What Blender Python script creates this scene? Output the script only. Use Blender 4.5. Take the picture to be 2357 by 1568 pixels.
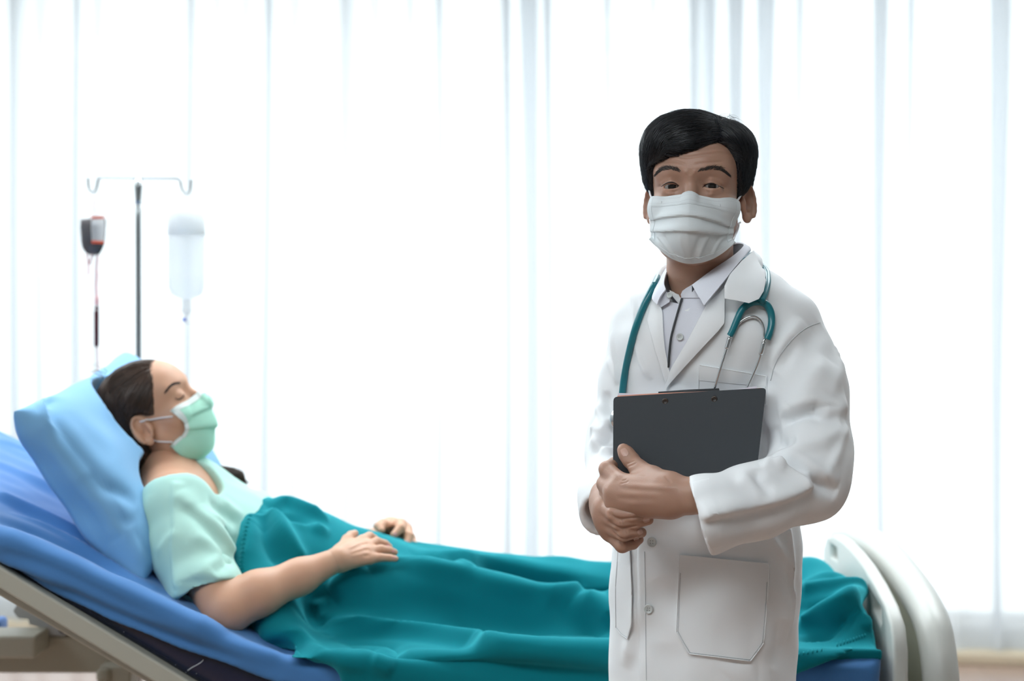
import bpy, bmesh, math, random
import numpy as np
from mathutils import Vector, Matrix
from mathutils.bvhtree import BVHTree
from mathutils.geometry import delaunay_2d_cdt

for o in list(bpy.data.objects):
    bpy.data.objects.remove(o)
sc = bpy.context.scene
C = sc.collection
random.seed(4); RNG = np.random.default_rng(7)

# ---------------------------------------------------------------- camera, world, lights, exposure
F, CX, HY, CZ = 4200.0, 1178.5, 700.0, 1.40      # focal length in px of a 2357 px wide frame, horizon row, eye height
cam_d = bpy.data.cameras.new('camera'); cam = bpy.data.objects.new('camera', cam_d); C.objects.link(cam)
cam_d.sensor_width = 36.0; cam_d.lens = 36.0*F/2357.0
cam_d.shift_y = -(784.0-HY)/2357.0
cam.location = (0, 0, CZ); cam.rotation_euler = (math.pi/2, 0, 0)
cam_d.clip_end = 100; cam_d.clip_start = 0.05
cam_d.dof.use_dof = True; cam_d.dof.focus_distance = 2.90; cam_d.dof.aperture_fstop = 2.9
sc.camera = cam

SKY = 2.1
w = bpy.data.worlds.new('world'); sc.world = w; w.use_nodes = True
bgn = w.node_tree.nodes['Background']; bgn.inputs[0].default_value = (0.93, 0.97, 1.0, 1); bgn.inputs[1].default_value = SKY
FILL_W = 50.0          # strength of each added, unseen ceiling panel
FILL_PANELS = [(-3.3, 1.1), (-1.7, 1.1), (-0.1, 1.1)]+[(x, y) for y in (4.2, 5.6) for x in (-3.3, -1.7, -0.1, 1.5)]
sc.view_settings.view_transform = 'Standard'; sc.view_settings.look = 'None'
sc.view_settings.exposure = 0.08; sc.view_settings.gamma = 1.0
sc.view_settings.use_curve_mapping = False
sc.cycles.use_denoising = True
sc.cycles.max_bounces = 8; sc.cycles.diffuse_bounces = 4; sc.cycles.transparent_max_bounces = 16
sc.cycles.sample_clamp_indirect = 6.0; sc.cycles.caustics_reflective = False; sc.cycles.caustics_refractive = False

# ---------------------------------------------------------------- helpers: space
def P(px, py, d):
    "point of the place that lies d metres in front of the camera plane"
    return np.array([(px-CX)*d/F, d, CZ-(py-HY)*d/F])
def scr(v):
    v = np.asarray(v); return np.stack([CX+v[..., 0]*F/v[..., 1], HY-(v[..., 2]-CZ)*F/v[..., 1]], -1)
def unit(a):
    a = np.asarray(a, float); return a/np.linalg.norm(a)
def spline(pts, n=8):
    "Catmull-Rom through rows of pts (any number of columns)"
    p = np.asarray(pts, float); p = np.vstack([2*p[0]-p[1], p, 2*p[-1]-p[-2]]); out = []
    t = np.linspace(0, 1, n, endpoint=False)[:, None]
    for i in range(1, len(p)-2):
        a, b, c, d = p[i-1:i+3]
        out.append(.5*((2*b)+(c-a)*t+(2*a-5*b+4*c-d)*t*t+(-a+3*b-3*c+d)*t**3))
    return np.vstack(out+[p[-2:-1]])

# ---------------------------------------------------------------- helpers: signed distance volumes -> one continuous surface
def chain(pts, k=0.0, flat=None):
    "tapered tube through rows (x,y,z,r); flat=(axis, factor) squeezes it along an axis"
    pts = np.asarray(pts, float)
    segs = [(pts[i, :3], pts[i+1, :3], pts[i, 3], pts[i+1, 3]) for i in range(len(pts)-1)]
    if flat: ax = unit(flat[0]); s = flat[1]-1
    def f(X, Y, Z):
        out = None
        for a, b, ra, rb in segs:
            ba = b-a; l2 = ba@ba+1e-12
            x, y, z = X-a[0], Y-a[1], Z-a[2]
            t = np.clip((x*ba[0]+y*ba[1]+z*ba[2])/l2, 0, 1)
            x = x-t*ba[0]; y = y-t*ba[1]; z = z-t*ba[2]
            if flat:
                q = (x*ax[0]+y*ax[1]+z*ax[2])*s; x = x+q*ax[0]; y = y+q*ax[1]; z = z+q*ax[2]
            d = np.sqrt(x*x+y*y+z*z)-(ra+(rb-ra)*t)
            out = d if out is None else smin(out, d, k)
        return out
    m = pts[:, 3].max()
    f.lo = pts[:, :3].min(0)-m; f.hi = pts[:, :3].max(0)+m
    return f
def pchain(pts, k=0.0, flat=None):
    return chain([[*P(a, b, c), r] for a, b, c, r in pts], k, flat)
def ell(c, r, R=None):
    c = np.asarray(c, float); r = np.asarray(r, float)*np.ones(3); R = np.eye(3) if R is None else np.asarray(R)   # columns of R: axes
    def f(X, Y, Z):
        x, y, z = X-c[0], Y-c[1], Z-c[2]
        q = [(x*R[0, i]+y*R[1, i]+z*R[2, i])/r[i] for i in range(3)]
        k0 = np.sqrt(q[0]**2+q[1]**2+q[2]**2); k1 = np.sqrt(sum((q[i]/r[i])**2 for i in range(3)))+1e-9
        return k0*(k0-1)/k1
    f.lo = c-r.max(); f.hi = c+r.max()
    return f
def plane(c, n):
    n = unit(n); c = np.asarray(c, float)
    f = lambda X, Y, Z: (X-c[0])*n[0]+(Y-c[1])*n[1]+(Z-c[2])*n[2]
    return f
def inter(a, b, k=0.003):
    f = lambda X, Y, Z: -smin(-a(X, Y, Z), -b(X, Y, Z), k)
    f.lo, f.hi = a.lo, a.hi
    return f
def minus(a, b, k=0.003):
    f = lambda X, Y, Z: -smin(-a(X, Y, Z), b(X, Y, Z), k)
    f.lo, f.hi = a.lo, a.hi
    return f
def smin(a, b, k):
    if k <= 0: return np.minimum(a, b)
    h = np.maximum(k-np.abs(a-b), 0)/k
    return np.minimum(a, b)-h*h*k*.25
class Vol:
    def __init__(s, lo, hi, h):
        s.lo = np.asarray(lo, float); s.h = h
        s.n = np.ceil((np.asarray(hi, float)-s.lo)/h).astype(int)+1
        s.D = np.full(s.n, 1.0, np.float32)
    def block(s, f, m):
        i0 = np.clip(np.floor((f.lo-m-s.lo)/s.h).astype(int), 0, s.n); i1 = np.clip(np.ceil((f.hi+m-s.lo)/s.h).astype(int)+1, 0, s.n)
        if (i1 <= i0).any(): return None, None
        sl = tuple(slice(a, b) for a, b in zip(i0, i1))
        ax = [(s.lo[i]+s.h*np.arange(i0[i], i1[i])).astype(np.float32) for i in range(3)]
        return sl, (ax[0][:, None, None], ax[1][None, :, None], ax[2][None, None, :])
    def add(s, f, k=0.0, m=0.03):
        sl, g = s.block(f, m+k)
        if sl: s.D[sl] = smin(s.D[sl], f(*g), k)
    def cut(s, f, k=0.0, m=0.01):
        sl, g = s.block(f, m+k)
        if sl: s.D[sl] = -smin(-s.D[sl], f(*g), k)
    def mesh(s, it=2):
        D = s.D; D[0], D[-1] = 1, 1; D[:, 0] = 1; D[:, -1] = 1; D[:, :, 0] = 1; D[:, :, -1] = 1
        S = (D < 0); cnt = np.zeros(tuple(s.n-1), np.int8)
        for a in (0, 1):
            for b in (0, 1):
                for c in (0, 1):
                    cnt += S[a:s.n[0]-1+a, b:s.n[1]-1+b, c:s.n[2]-1+c]
        I = np.argwhere((cnt > 0) & (cnt < 8)); del cnt
        vid = np.full(tuple(s.n-1), -1, np.int32); vid[I[:, 0], I[:, 1], I[:, 2]] = np.arange(len(I))
        acc = np.zeros((len(I), 3)); num = np.zeros(len(I))
        corners = [(a, b, c) for a in (0, 1) for b in (0, 1) for c in (0, 1)]
        val = {c: D[I[:, 0]+c[0], I[:, 1]+c[1], I[:, 2]+c[2]] for c in corners}
        for c in corners:
            for ax in range(3):
                if c[ax]: continue
                e = list(c); e[ax] = 1; e = tuple(e)
                a, b = val[c], val[e]; m = (a < 0) != (b < 0)
                t = np.where(m, a/np.where(m, a-b, 1), 0)
                p = np.array(c, float)[None]*np.ones((len(I), 1)); p[:, ax] = t
                acc += p*m[:, None]; num += m
        v = s.lo+s.h*(I+acc/num[:, None])
        F_ = []
        for ax in range(3):
            u, w_ = (ax+1) % 3, (ax+2) % 3
            sa = [slice(1, s.n[i]-1) for i in range(3)]; sa[ax] = slice(0, s.n[ax]-1)
            sb = list(sa); sb[ax] = slice(1, s.n[ax])
            a, b = S[tuple(sa)], S[tuple(sb)]
            E = np.argwhere(a != b); 
            if not len(E): continue
            inside = a[E[:, 0], E[:, 1], E[:, 2]]
            for i in range(3):
                if i != ax: E[:, i] += 1
            def cell(du, dw):
                q = E.copy(); q[:, u] -= du; q[:, w_] -= dw; return vid[q[:, 0], q[:, 1], q[:, 2]]
            q = np.stack([cell(1, 1), cell(0, 1), cell(0, 0), cell(1, 0)], 1)
            q[~inside] = q[~inside][:, ::-1]
            F_.append(q)
        f = np.vstack(F_)
        return relax(v, f, it), f
def relax(v, f, it, lam=.5):
    if it <= 0: return v
    e = np.vstack([f[:, [i, (i+1) % f.shape[1]]] for i in range(f.shape[1])])
    n = len(v); deg = np.bincount(e[:, 0], minlength=n)+np.bincount(e[:, 1], minlength=n); deg = np.maximum(deg, 1)
    for _ in range(it):
        s = np.stack([np.bincount(e[:, 0], v[e[:, 1], i], n)+np.bincount(e[:, 1], v[e[:, 0], i], n) for i in range(3)], 1)/deg[:, None]
        v = v+lam*(s-v)
    return v
def normals(v, f):
    n = np.cross(v[f[:, 2]]-v[f[:, 0]], v[f[:, -1]]-v[f[:, 1]])
    out = np.zeros_like(v)
    for i in range(f.shape[1]):
        for k in range(3): out[:, k] += np.bincount(f[:, i], n[:, k], len(v))
    return out/(np.linalg.norm(out, axis=1, keepdims=True)+1e-12)
def bvh_of(v, f): return BVHTree.FromPolygons(np.asarray(v).tolist(), np.asarray(f).tolist())
def hit(bvh, px, py, default=None):
    d = P(px, py, 1.0)-np.array([0, 0, CZ])
    r = bvh.ray_cast(Vector((0, 0, CZ)), Vector(d).normalized())
    return (np.array(r[0]), np.array(r[1])) if r[0] is not None else (None if default is None else (P(px, py, default), np.array([0, -1., 0])))
def folds(v, f, lines, step=8):
    """press cloth folds into a surface. lines: (pixel polyline, amplitude, width [, width on the other side]) ; a fold follows the cloth where
    that polyline meets it, rises (or sinks, amplitude < 0) along the surface normal and fades at its ends"""
    bvh = bvh_of(v, f); n = normals(v, f); disp = np.zeros(len(v)); s2 = scr(v)
    for ln in lines:
        pts, amp, w1 = ln[:3]; w2 = ln[3] if len(ln) > 3 else w1
        fade = ln[4] if len(ln) > 4 else 0.25
        pp = spline(pts, step) if len(pts) > 2 else np.linspace(pts[0], pts[1], step*2)
        q, qs = [], []
        for x, y in pp:
            h = hit(bvh, x, y)
            if h: q.append(h[0]); qs.append((x, y))
        if len(q) < 2: continue
        q = np.array(q); qs = np.array(qs); W_ = max(w1, w2)*2.6
        cand = np.where(np.all((v > q.min(0)-W_) & (v < q.max(0)+W_), axis=1))[0]
        best = np.full(len(cand), 9.); side = np.ones(len(cand)); par = np.zeros(len(cand))
        L = np.r_[0, np.cumsum(np.linalg.norm(np.diff(q, axis=0), axis=1))]; L /= L[-1]
        vc = v[cand]
        for i in range(len(q)-1):
            if np.linalg.norm(q[i+1]-q[i]) > .08: continue
            ba = q[i+1]-q[i]; pa = vc-q[i]; t = np.clip(pa@ba/(ba@ba+1e-12), 0, 1)
            d = np.linalg.norm(pa-t[:, None]*ba, axis=1); m = d < best
            best[m] = d[m]; par[m] = (L[i]+t*(L[i+1]-L[i]))[m]
            tg = qs[i+1]-qs[i]; rel = s2[cand]-qs[i]
            side[m] = np.sign(tg[0]*rel[:, 1]-tg[1]*rel[:, 0])[m]
        ww = np.where(side > 0, w1, w2)
        e = 1 if fade <= 0 else np.clip(np.minimum(par, 1-par)/fade, 0, 1)**.7
        disp[cand] += amp*np.exp(-(best/ww)**2)*e
    return v+n*disp[:, None]
def wobble(v, f, amp, scale, seed=0, stretch=(1, 1, 1), only=None):
    "low, random cloth unevenness"
    r = np.random.default_rng(seed); n = normals(v, f); d = np.zeros(len(v))
    for i in range(14):
        k = r.normal(size=3)*np.array(stretch); k = k/np.linalg.norm(k)*scale*r.uniform(.6, 1.8)
        d += np.sin(v@k+r.uniform(0, 6.3))/14**.5
    d *= amp
    if only is not None: d *= only
    return v+n*d[:, None]

# ---------------------------------------------------------------- helpers: meshes
def tube(pts, r, seg=10, cap=True):
    pts = np.asarray(pts, float); n = len(pts); r = np.ones(n)*r
    t = np.gradient(pts, axis=0); t /= np.linalg.norm(t, axis=1, keepdims=True)+1e-12
    a = np.cross(t[0], [0, 0, 1.]); a = unit(a if np.linalg.norm(a) > 1e-3 else np.cross(t[0], [1., 0, 0]))
    v = []
    for i in range(n):
        a = a-t[i]*(a@t[i]); a = unit(a); b = np.cross(t[i], a)
        th = np.linspace(0, 2*np.pi, seg, endpoint=False)[:, None]
        v.append(pts[i]+r[i]*(np.cos(th)*a+np.sin(th)*b))
    v = np.vstack(v); f = []
    for i in range(n-1):
        for j in range(seg):
            k = (j+1) % seg; f.append([i*seg+j, i*seg+k, (i+1)*seg+k, (i+1)*seg+j])
    f = [list(q) for q in f]
    if cap: f += [list(range(seg))[::-1], [(n-1)*seg+j for j in range(seg)]]
    return v, f
def lathe(prof, seg=24, M=None, o=(0, 0, 0)):
    "profile rows (r, h) turned around the z axis of M"
    M = np.eye(3) if M is None else np.asarray(M); v = []; f = []
    th = np.linspace(0, 2*np.pi, seg, endpoint=False)
    for r, h in prof: v.append(np.stack([r*np.cos(th), r*np.sin(th), np.full(seg, h)], 1))
    v = np.vstack(v)@M.T+np.asarray(o); n = len(prof)
    for i in range(n-1):
        for j in range(seg):
            k = (j+1) % seg; f.append([i*seg+j, i*seg+k, (i+1)*seg+k, (i+1)*seg+j])
    f += [list(range(seg))[::-1], [(n-1)*seg+j for j in range(seg)]]
    return v, f
def box(lo, hi, bev=0.004, M=None, o=(0, 0, 0)):
    bm = bmesh.new(); bmesh.ops.create_cube(bm, size=1)
    lo, hi = np.asarray(lo, float), np.asarray(hi, float)
    for q in bm.verts: q.co = Vector([(lo[i]+hi[i])/2+q.co[i]*(hi[i]-lo[i]) for i in range(3)])
    if bev: bmesh.ops.bevel(bm, geom=bm.edges[:], offset=bev, segments=2, affect='EDGES', profile=.5)
    bm.verts.index_update()
    v = np.array([q.co[:] for q in bm.verts]); f = [[q.index for q in p.verts] for p in bm.faces]; bm.free()
    if M is not None: v = v@np.asarray(M).T
    return v+np.asarray(o), f
def extrude(poly, y0, y1, bev=0.0, holes=(), axes=(0, 2, 1)):
    "outline (list of 2D points), optionally with holes, given thickness; axes says which world axes carry (u, v, thickness)"
    loops = [poly]+list(holes); pts = []; ed = []
    for lp in loops:
        b = len(pts); pts += [Vector(q) for q in lp]; ed += [(b+i, b+(i+1) % len(lp)) for i in range(len(lp))]
    r = delaunay_2d_cdt(pts, ed, [], 2 if holes else 1, 1e-6)
    vv = [tuple(q) for q in r[0]]; ff = r[2]
    if holes:
        def ins(c, lp):
            k = False
            for i in range(len(lp)):
                (x1, y1_), (x2, y2_) = lp[i], lp[(i+1) % len(lp)]
                if (y1_ > c[1]) != (y2_ > c[1]) and c[0] < (x2-x1)*(c[1]-y1_)/(y2_-y1_)+x1: k = not k
            return k
        ff = [q for q in ff if (lambda c: ins(c, poly) and not any(ins(c, h) for h in holes))(np.mean([vv[i] for i in q], 0))]
    n = len(vv); v = np.zeros((2*n, 3))
    for k, y in ((0, y0), (1, y1)):
        for i, q in enumerate(vv): v[k*n+i, axes[0]], v[k*n+i, axes[1]], v[k*n+i, axes[2]] = q[0], q[1], y
    f = [list(q) for q in ff]+[[i+n for i in q][::-1] for q in ff]
    cnt = {}
    for q in ff:
        for i in range(len(q)):
            a, b = q[i], q[(i+1) % len(q)]; cnt[(a, b)] = 1
    for (a, b) in cnt:
        if (b, a) not in cnt: f.append([b, a, a+n, b+n])
    return v, f
def merge(parts):
    V_, F_, b = [], [], 0
    for v, f in parts:
        V_.append(np.asarray(v)); F_ += [[int(i)+b for i in q] for q in f]; b += len(v)
    return np.vstack(V_), F_
def empty(name, loc):
    o = bpy.data.objects.new(name, None); C.objects.link(o); o.location = [float(x) for x in loc]; o.empty_display_size = .1
    return o
def obj(name, vf, mat, parent=None, smooth=True, fix=False, autosm=None):
    v, f = vf; me = bpy.data.meshes.new(name)
    if isinstance(f, np.ndarray):
        k = f.shape[1]; me.vertices.add(len(v)); me.vertices.foreach_set('co', np.asarray(v, np.float32).ravel())
        me.loops.add(f.size); me.loops.foreach_set('vertex_index', f.astype(np.int32).ravel())
        me.polygons.add(len(f)); me.polygons.foreach_set('loop_start', np.arange(0, f.size, k, dtype=np.int32))
        me.update(calc_edges=True)
    else:
        me.from_pydata([tuple(map(float, p)) for p in v], [], [list(map(int, q)) for q in f]); me.update()
    if fix:
        bm = bmesh.new(); bm.from_mesh(me); bmesh.ops.recalc_face_normals(bm, faces=bm.faces); bm.to_mesh(me); bm.free()
    me.polygons.foreach_set('use_smooth', [smooth]*len(me.polygons))
    me.materials.append(mat)
    o = bpy.data.objects.new(name, me); C.objects.link(o)
    if fix and smooth and autosm is None: autosm = 40
    if autosm is not None: me.set_sharp_from_angle(angle=math.radians(autosm))
    if parent is not None:
        o.parent = parent
        if parent.type == 'EMPTY': o.matrix_parent_inverse = Matrix.Translation(-parent.location)
    return o
def tag(o, label=None, cat=None, group=None, kind=None):
    if label: o['label'] = label
    if cat: o['category'] = cat
    if group: o['group'] = group
    if kind: o['kind'] = kind
    return o
def sheet(outline, depth, th=0.003, step=7.0, bulge=0.0, seed=None):
    """cloth or card piece: an outline in px, carried at depth(px,py) metres, with thickness th"""
    ol = np.asarray(outline, float)[:, :2]; pts = []
    for i in range(len(ol)):
        a, b = ol[i], ol[(i+1) % len(ol)]; n = max(1, int(np.linalg.norm(b-a)/step))
        pts += [a+(b-a)*t for t in np.arange(n)/n]
    nb = len(pts); ring = np.array(pts)
    x0, y0 = ring.min(0); x1, y1 = ring.max(0); inn = []
    for j, y in enumerate(np.arange(y0+step/2, y1, step*.87)):
        for x in np.arange(x0+(step/2 if j % 2 else 0), x1, step):
            k = False
            for i in range(nb):
                (a1, b1), (a2, b2) = ring[i], ring[(i+1) % nb]
                if (b1 > y) != (b2 > y) and x < (a2-a1)*(y-b1)/(b2-b1)+a1: k = not k
            if k and np.min(np.hypot(ring[:, 0]-x, ring[:, 1]-y)) > step*.5: inn.append((x, y))
    allp = [Vector(p) for p in ring]+[Vector(p) for p in inn]
    r = delaunay_2d_cdt(allp, [(i, (i+1) % nb) for i in range(nb)], [], 1, 1e-5)
    vv = np.array([tuple(p) for p in r[0]]); ff = r[2]; n = len(vv)
    dd = np.array([depth(x, y) for x, y in vv])
    if bulge:
        dist = np.array([np.min(np.hypot(ring[:, 0]-x, ring[:, 1]-y)) for x, y in vv]); dd = dd-bulge*(1-np.exp(-dist/12.))
    fr = np.array([P(x, y, d) for (x, y), d in zip(vv, dd)]); bk = fr+np.array([0, th, 0])
    f = [list(q) for q in ff]+[[i+n for i in q][::-1] for q in ff]; cnt = set()
    for q in ff:
        for i in range(3): cnt.add((q[i], q[(i+1) % 3]))
    for a, b in list(cnt):
        if (b, a) not in cnt: f.append([b, a, a+n, b+n])
    return np.vstack([fr, bk]), f
def rbf(pts):
    "smooth depth through rows (px,py,d)"
    p = np.asarray(pts, float); x = p[:, :2]/100.; n = len(p)
    r = np.linalg.norm(x[:, None]-x[None], axis=2); K = np.where(r > 0, r**2*np.log(r+1e-9), 0)+np.eye(n)*1e-4
    A = np.zeros((n+3, n+3)); A[:n, :n] = K; A[:n, n] = 1; A[:n, n+1:] = x; A[n, :n] = 1; A[n+1:, :n] = x.T
    c = np.linalg.solve(A, np.r_[p[:, 2], 0, 0, 0])
    def f(a, b):
        q = np.array([a, b])/100.; r = np.linalg.norm(x-q, axis=1)
        return float(np.where(r > 0, r**2*np.log(r+1e-9), 0)@c[:n]+c[n]+c[n+1:]@q)
    return f
def on(bvh, off=0.003, default=None):
    "depth function: lie on a surface, off metres proud of it"
    last = [default]
    def f(a, b):
        h = hit(bvh, a, b)
        if h is None: return last[0]-off if last[0] else 3.0
        last[0] = h[0][1]; return h[0][1]-off
    return f
def strands(bvh, seeds, field, length, n=8, lift=(0.0, 0.004), r=(0.0006, 0.0002), jitter=.15, sink=0.0):
    "locks of hair combed over a surface along field(p)"
    S = np.zeros((len(seeds), n, 3)); Nn = np.zeros_like(S)
    for i, p in enumerate(seeds):
        L = length*random.uniform(.7, 1.25); p = Vector(p); jj = Vector(RNG.normal(size=3)*jitter)
        lf = random.uniform(.3, 1.2)
        for k in range(n):
            loc, nr, _, _ = bvh.find_nearest(p)
            S[i, k] = np.array(loc)+np.array(nr)*(lift[0]+(lift[1]-lift[0])*(k/(n-1))*lf-sink); Nn[i, k] = nr
            d = Vector(field(loc))+jj*.3; d -= nr*d.dot(nr); d.normalize(); p = loc+d*(L/(n-1))
    return strand_mesh(S, Nn, r)
def strand_mesh(S, Nn, r):
    m, n, _ = S.shape
    T = np.gradient(S, axis=1); T /= np.linalg.norm(T, axis=2, keepdims=True)+1e-9
    B = np.cross(T, Nn); B /= np.linalg.norm(B, axis=2, keepdims=True)+1e-9; A = np.cross(B, T)
    rr = np.linspace(r[0], r[1], n)[None, :, None]
    ring = [S+rr*(math.cos(a)*A*.8+math.sin(a)*B) for a in (0, 2.094, 4.189)]
    v = np.stack(ring, 2).reshape(-1, 3)
    base = (np.arange(m)[:, None, None]*n*3+np.arange(n-1)[None, :, None]*3)
    f = []
    for j in range(3):
        k = (j+1) % 3
        f.append(np.stack([base+j, base+k, base+3+k, base+3+j], -1).reshape(-1, 4))
    return v, np.vstack(f)

# ---------------------------------------------------------------- helpers: materials
def mat(name, col, rough=.6, bump=None, sheen=0.0, sss=0.0, metal=0.0, spec=.5, vary=None, trans=0.0, alpha=1.0, emit=None, coat=0.0, ssc=None, stint=None, island=0.0):
    m = bpy.data.materials.new(name); m.use_nodes = True; nt = m.node_tree; b = nt.nodes['Principled BSDF']
    b.inputs['Base Color'].default_value = (*col, 1); b.inputs['Roughness'].default_value = rough
    b.inputs['Metallic'].default_value = metal; b.inputs['Specular IOR Level'].default_value = spec
    b.inputs['Sheen Weight'].default_value = sheen; b.inputs['Sheen Roughness'].default_value = .4
    b.inputs['Coat Weight'].default_value = coat
    if stint: b.inputs['Sheen Tint'].default_value = (*stint, 1)
    if island:           # every lock its own shade
        gi = nt.nodes.new('ShaderNodeNewGeometry'); im = nt.nodes.new('ShaderNodeMix'); im.data_type = 'RGBA'
        im.inputs[6].default_value = (*[c*(1-island) for c in col], 1); im.inputs[7].default_value = (*[c*(1+island) for c in col], 1)
        nt.links.new(gi.outputs['Random Per Island'], im.inputs[0]); nt.links.new(im.outputs[2], b.inputs['Base Color'])
    b.inputs['Transmission Weight'].default_value = trans; b.inputs['Alpha'].default_value = alpha
    if sss:
        b.inputs['Subsurface Weight'].default_value = sss; b.inputs['Subsurface Radius'].default_value = ssc or (.012, .004, .002); b.inputs['Subsurface Scale'].default_value = 1.0
    if emit: b.inputs['Emission Color'].default_value = (*col, 1); b.inputs['Emission Strength'].default_value = emit
    tc = nt.nodes.new('ShaderNodeTexCoord')
    if vary:
        nz = nt.nodes.new('ShaderNodeTexNoise'); nz.inputs['Scale'].default_value = vary[0]; nz.inputs['Detail'].default_value = 4
        nt.links.new(tc.outputs['Object'], nz.inputs['Vector'])
        mx = nt.nodes.new('ShaderNodeMix'); mx.data_type = 'RGBA'
        mx.inputs[6].default_value = (*[c*(1-vary[1]) for c in col], 1); mx.inputs[7].default_value = (*[min(1, c*(1+vary[1])) for c in col], 1)
        if len(vary) > 2: mx.inputs[6].default_value = (*vary[2], 1)
        nt.links.new(nz.outputs['Fac'], mx.inputs[0]); nt.links.new(mx.outputs[2], b.inputs['Base Color'])
    if bump:
        nz = nt.nodes.new('ShaderNodeTexNoise'); nz.inputs['Scale'].default_value = bump[0]; nz.inputs['Detail'].default_value = bump[3] if len(bump) > 3 else 2
        mp = nt.nodes.new('ShaderNodeMapping'); nt.links.new(tc.outputs['Object'], mp.inputs[0])
        if len(bump) > 4: mp.inputs['Scale'].default_value = bump[4]
        nt.links.new(mp.outputs[0], nz.inputs['Vector'])
        bp = nt.nodes.new('ShaderNodeBump'); bp.inputs['Strength'].default_value = bump[1]; bp.inputs['Distance'].default_value = bump[2]
        nt.links.new(nz.outputs['Fac'], bp.inputs['Height']); nt.links.new(bp.outputs[0], b.inputs['Normal'])
    return m

def film(name, col, clear, rough=None):
    "thin milky plastic or cloth that lets light through"
    m = bpy.data.materials.new(name); m.use_nodes = True; nt = m.node_tree; nt.nodes.clear()
    o = nt.nodes.new('ShaderNodeOutputMaterial'); a = nt.nodes.new('ShaderNodeBsdfTransparent'); b = nt.nodes.new('ShaderNodeBsdfTranslucent'); c = nt.nodes.new('ShaderNodeBsdfDiffuse')
    m1 = nt.nodes.new('ShaderNodeMixShader'); m2 = nt.nodes.new('ShaderNodeMixShader'); m1.inputs[0].default_value = .35; m2.inputs[0].default_value = 1-clear
    for n in (b, c): n.inputs[0].default_value = (*col, 1)
    nt.links.new(b.outputs[0], m1.inputs[1]); nt.links.new(c.outputs[0], m1.inputs[2]); nt.links.new(a.outputs[0], m2.inputs[1]); nt.links.new(m1.outputs[0], m2.inputs[2]); nt.links.new(m2.outputs[0], o.inputs[0])
    return m

# ================================================================ THE ROOM
def struct(name, vf, m, parent=None, label=None, smooth=False):
    o = obj(name, vf, m, parent, smooth)
    if parent is None: o['kind'] = 'structure'
    if label: o['label'] = label
    return o
WA = np.array([-2.0, 7.8]); WB = np.array([1.825, 7.15]); WU = unit(WB-WA); WN = np.array([-WU[1], WU[0]])    # window wall: along, outwards
W0 = WA+WU*((0-WA[0])/WU[0])                       # its point at X = 0
def wp(u, n, z): q = W0+WU*u+WN*n; return np.array([q[0], q[1], z])
WM = np.array([[WU[0], WN[0], 0], [WU[1], WN[1], 0], [0, 0, 1.]]); WO = np.array([W0[0], W0[1], 0])
def wbox(u0, u1, n0, n1, z0, z1, bev=.004): return box((u0, n0, z0), (u1, n1, z1), bev, WM, WO)

m_wall = mat('wall paint', (.42, .45, .46), .8, bump=(60, .1, .002))
m_ceil = mat('ceiling paint', (.86, .86, .85), .9)
m_base = mat('tan sill', (.55, .46, .33), .55, vary=(3, .12))
m_frame = mat('window frame', (.85, .88, .9), .45)
m_metal = mat('brushed steel', (.62, .64, .64), .28, metal=1.0, bump=(200, .05, .001))
# floor: long warm boards with faint joints
m_floor = mat('floor boards', (.46, .34, .28), .20, spec=.5, vary=(6, .25))
nt = m_floor.node_tree; bs = nt.nodes['Principled BSDF']; tc = nt.nodes.new('ShaderNodeTexCoord'); br = nt.nodes.new('ShaderNodeTexBrick')
br.inputs['Scale'].default_value = 1.0; br.inputs['Brick Width'].default_value = 1.2; br.inputs['Row Height'].default_value = .15; br.inputs['Mortar Size'].default_value = .003
br.inputs['Color1'].default_value = (.36, .25, .20, 1); br.inputs['Color2'].default_value = (.33, .225, .175, 1); br.inputs['Mortar'].default_value = (.26, .18, .14, 1)
nt.links.new(tc.outputs['Object'], br.inputs['Vector']); nt.links.new(br.outputs['Color'], bs.inputs['Base Color'])

XL, XR, YB, HC = -3.9, 3.9, -3.0, 2.95
yl = W0[1]+WU[1]/WU[0]*XL; yr = W0[1]+WU[1]/WU[0]*XR
def slab(pts, z0, z1): return extrude([tuple(p) for p in pts], z0, z1, axes=(0, 1, 2))
ring = [(XL-.1, YB-.1), (XR+.1, YB-.1), (XR+.1, yr+.32), (XL-.1, yl+.32)]
struct('floor', slab(ring, -.12, 0), m_floor, label='warm brown boarded floor')
struct('ceiling', slab(ring, HC, HC+.1), m_ceil)
struct('wall_left', slab([(XL-.1, YB-.1), (XL, YB-.1), (XL, yl+.3), (XL-.1, yl+.3)], 0, HC), m_wall)
struct('wall_right', slab([(XR, YB-.1), (XR+.1, YB-.1), (XR+.1, yr+.3), (XR, yr+.3)], 0, HC), m_wall)
struct('wall_back', slab([(XL, YB-.1), (XR, YB-.1), (XR, YB), (XL, YB)], 0, HC), m_wall)
ue = 3.80; WT = 2.80
struct('wall_window', merge([wbox(-ue-.2, ue+.2, .16, .28, WT+.02, HC, 0), wbox(-ue-.2, ue+.2, .16, .28, 0, .10, 0), wbox(-ue-.2, -ue+.05, .16, .28, .1, WT+.02, 0), wbox(ue-.05, ue+.2, .16, .28, .1, WT+.02, 0)]), m_wall)
struct('trim_1', wbox(-ue, ue, -.075, .06, 0, .040, .006), m_base, label='low tan sill along the floor under the curtain')
struct('trim_2', wbox(-ue, ue, -.06, .05, 2.88, 2.94, .006), m_frame, label='curtain track under the ceiling')
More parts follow.
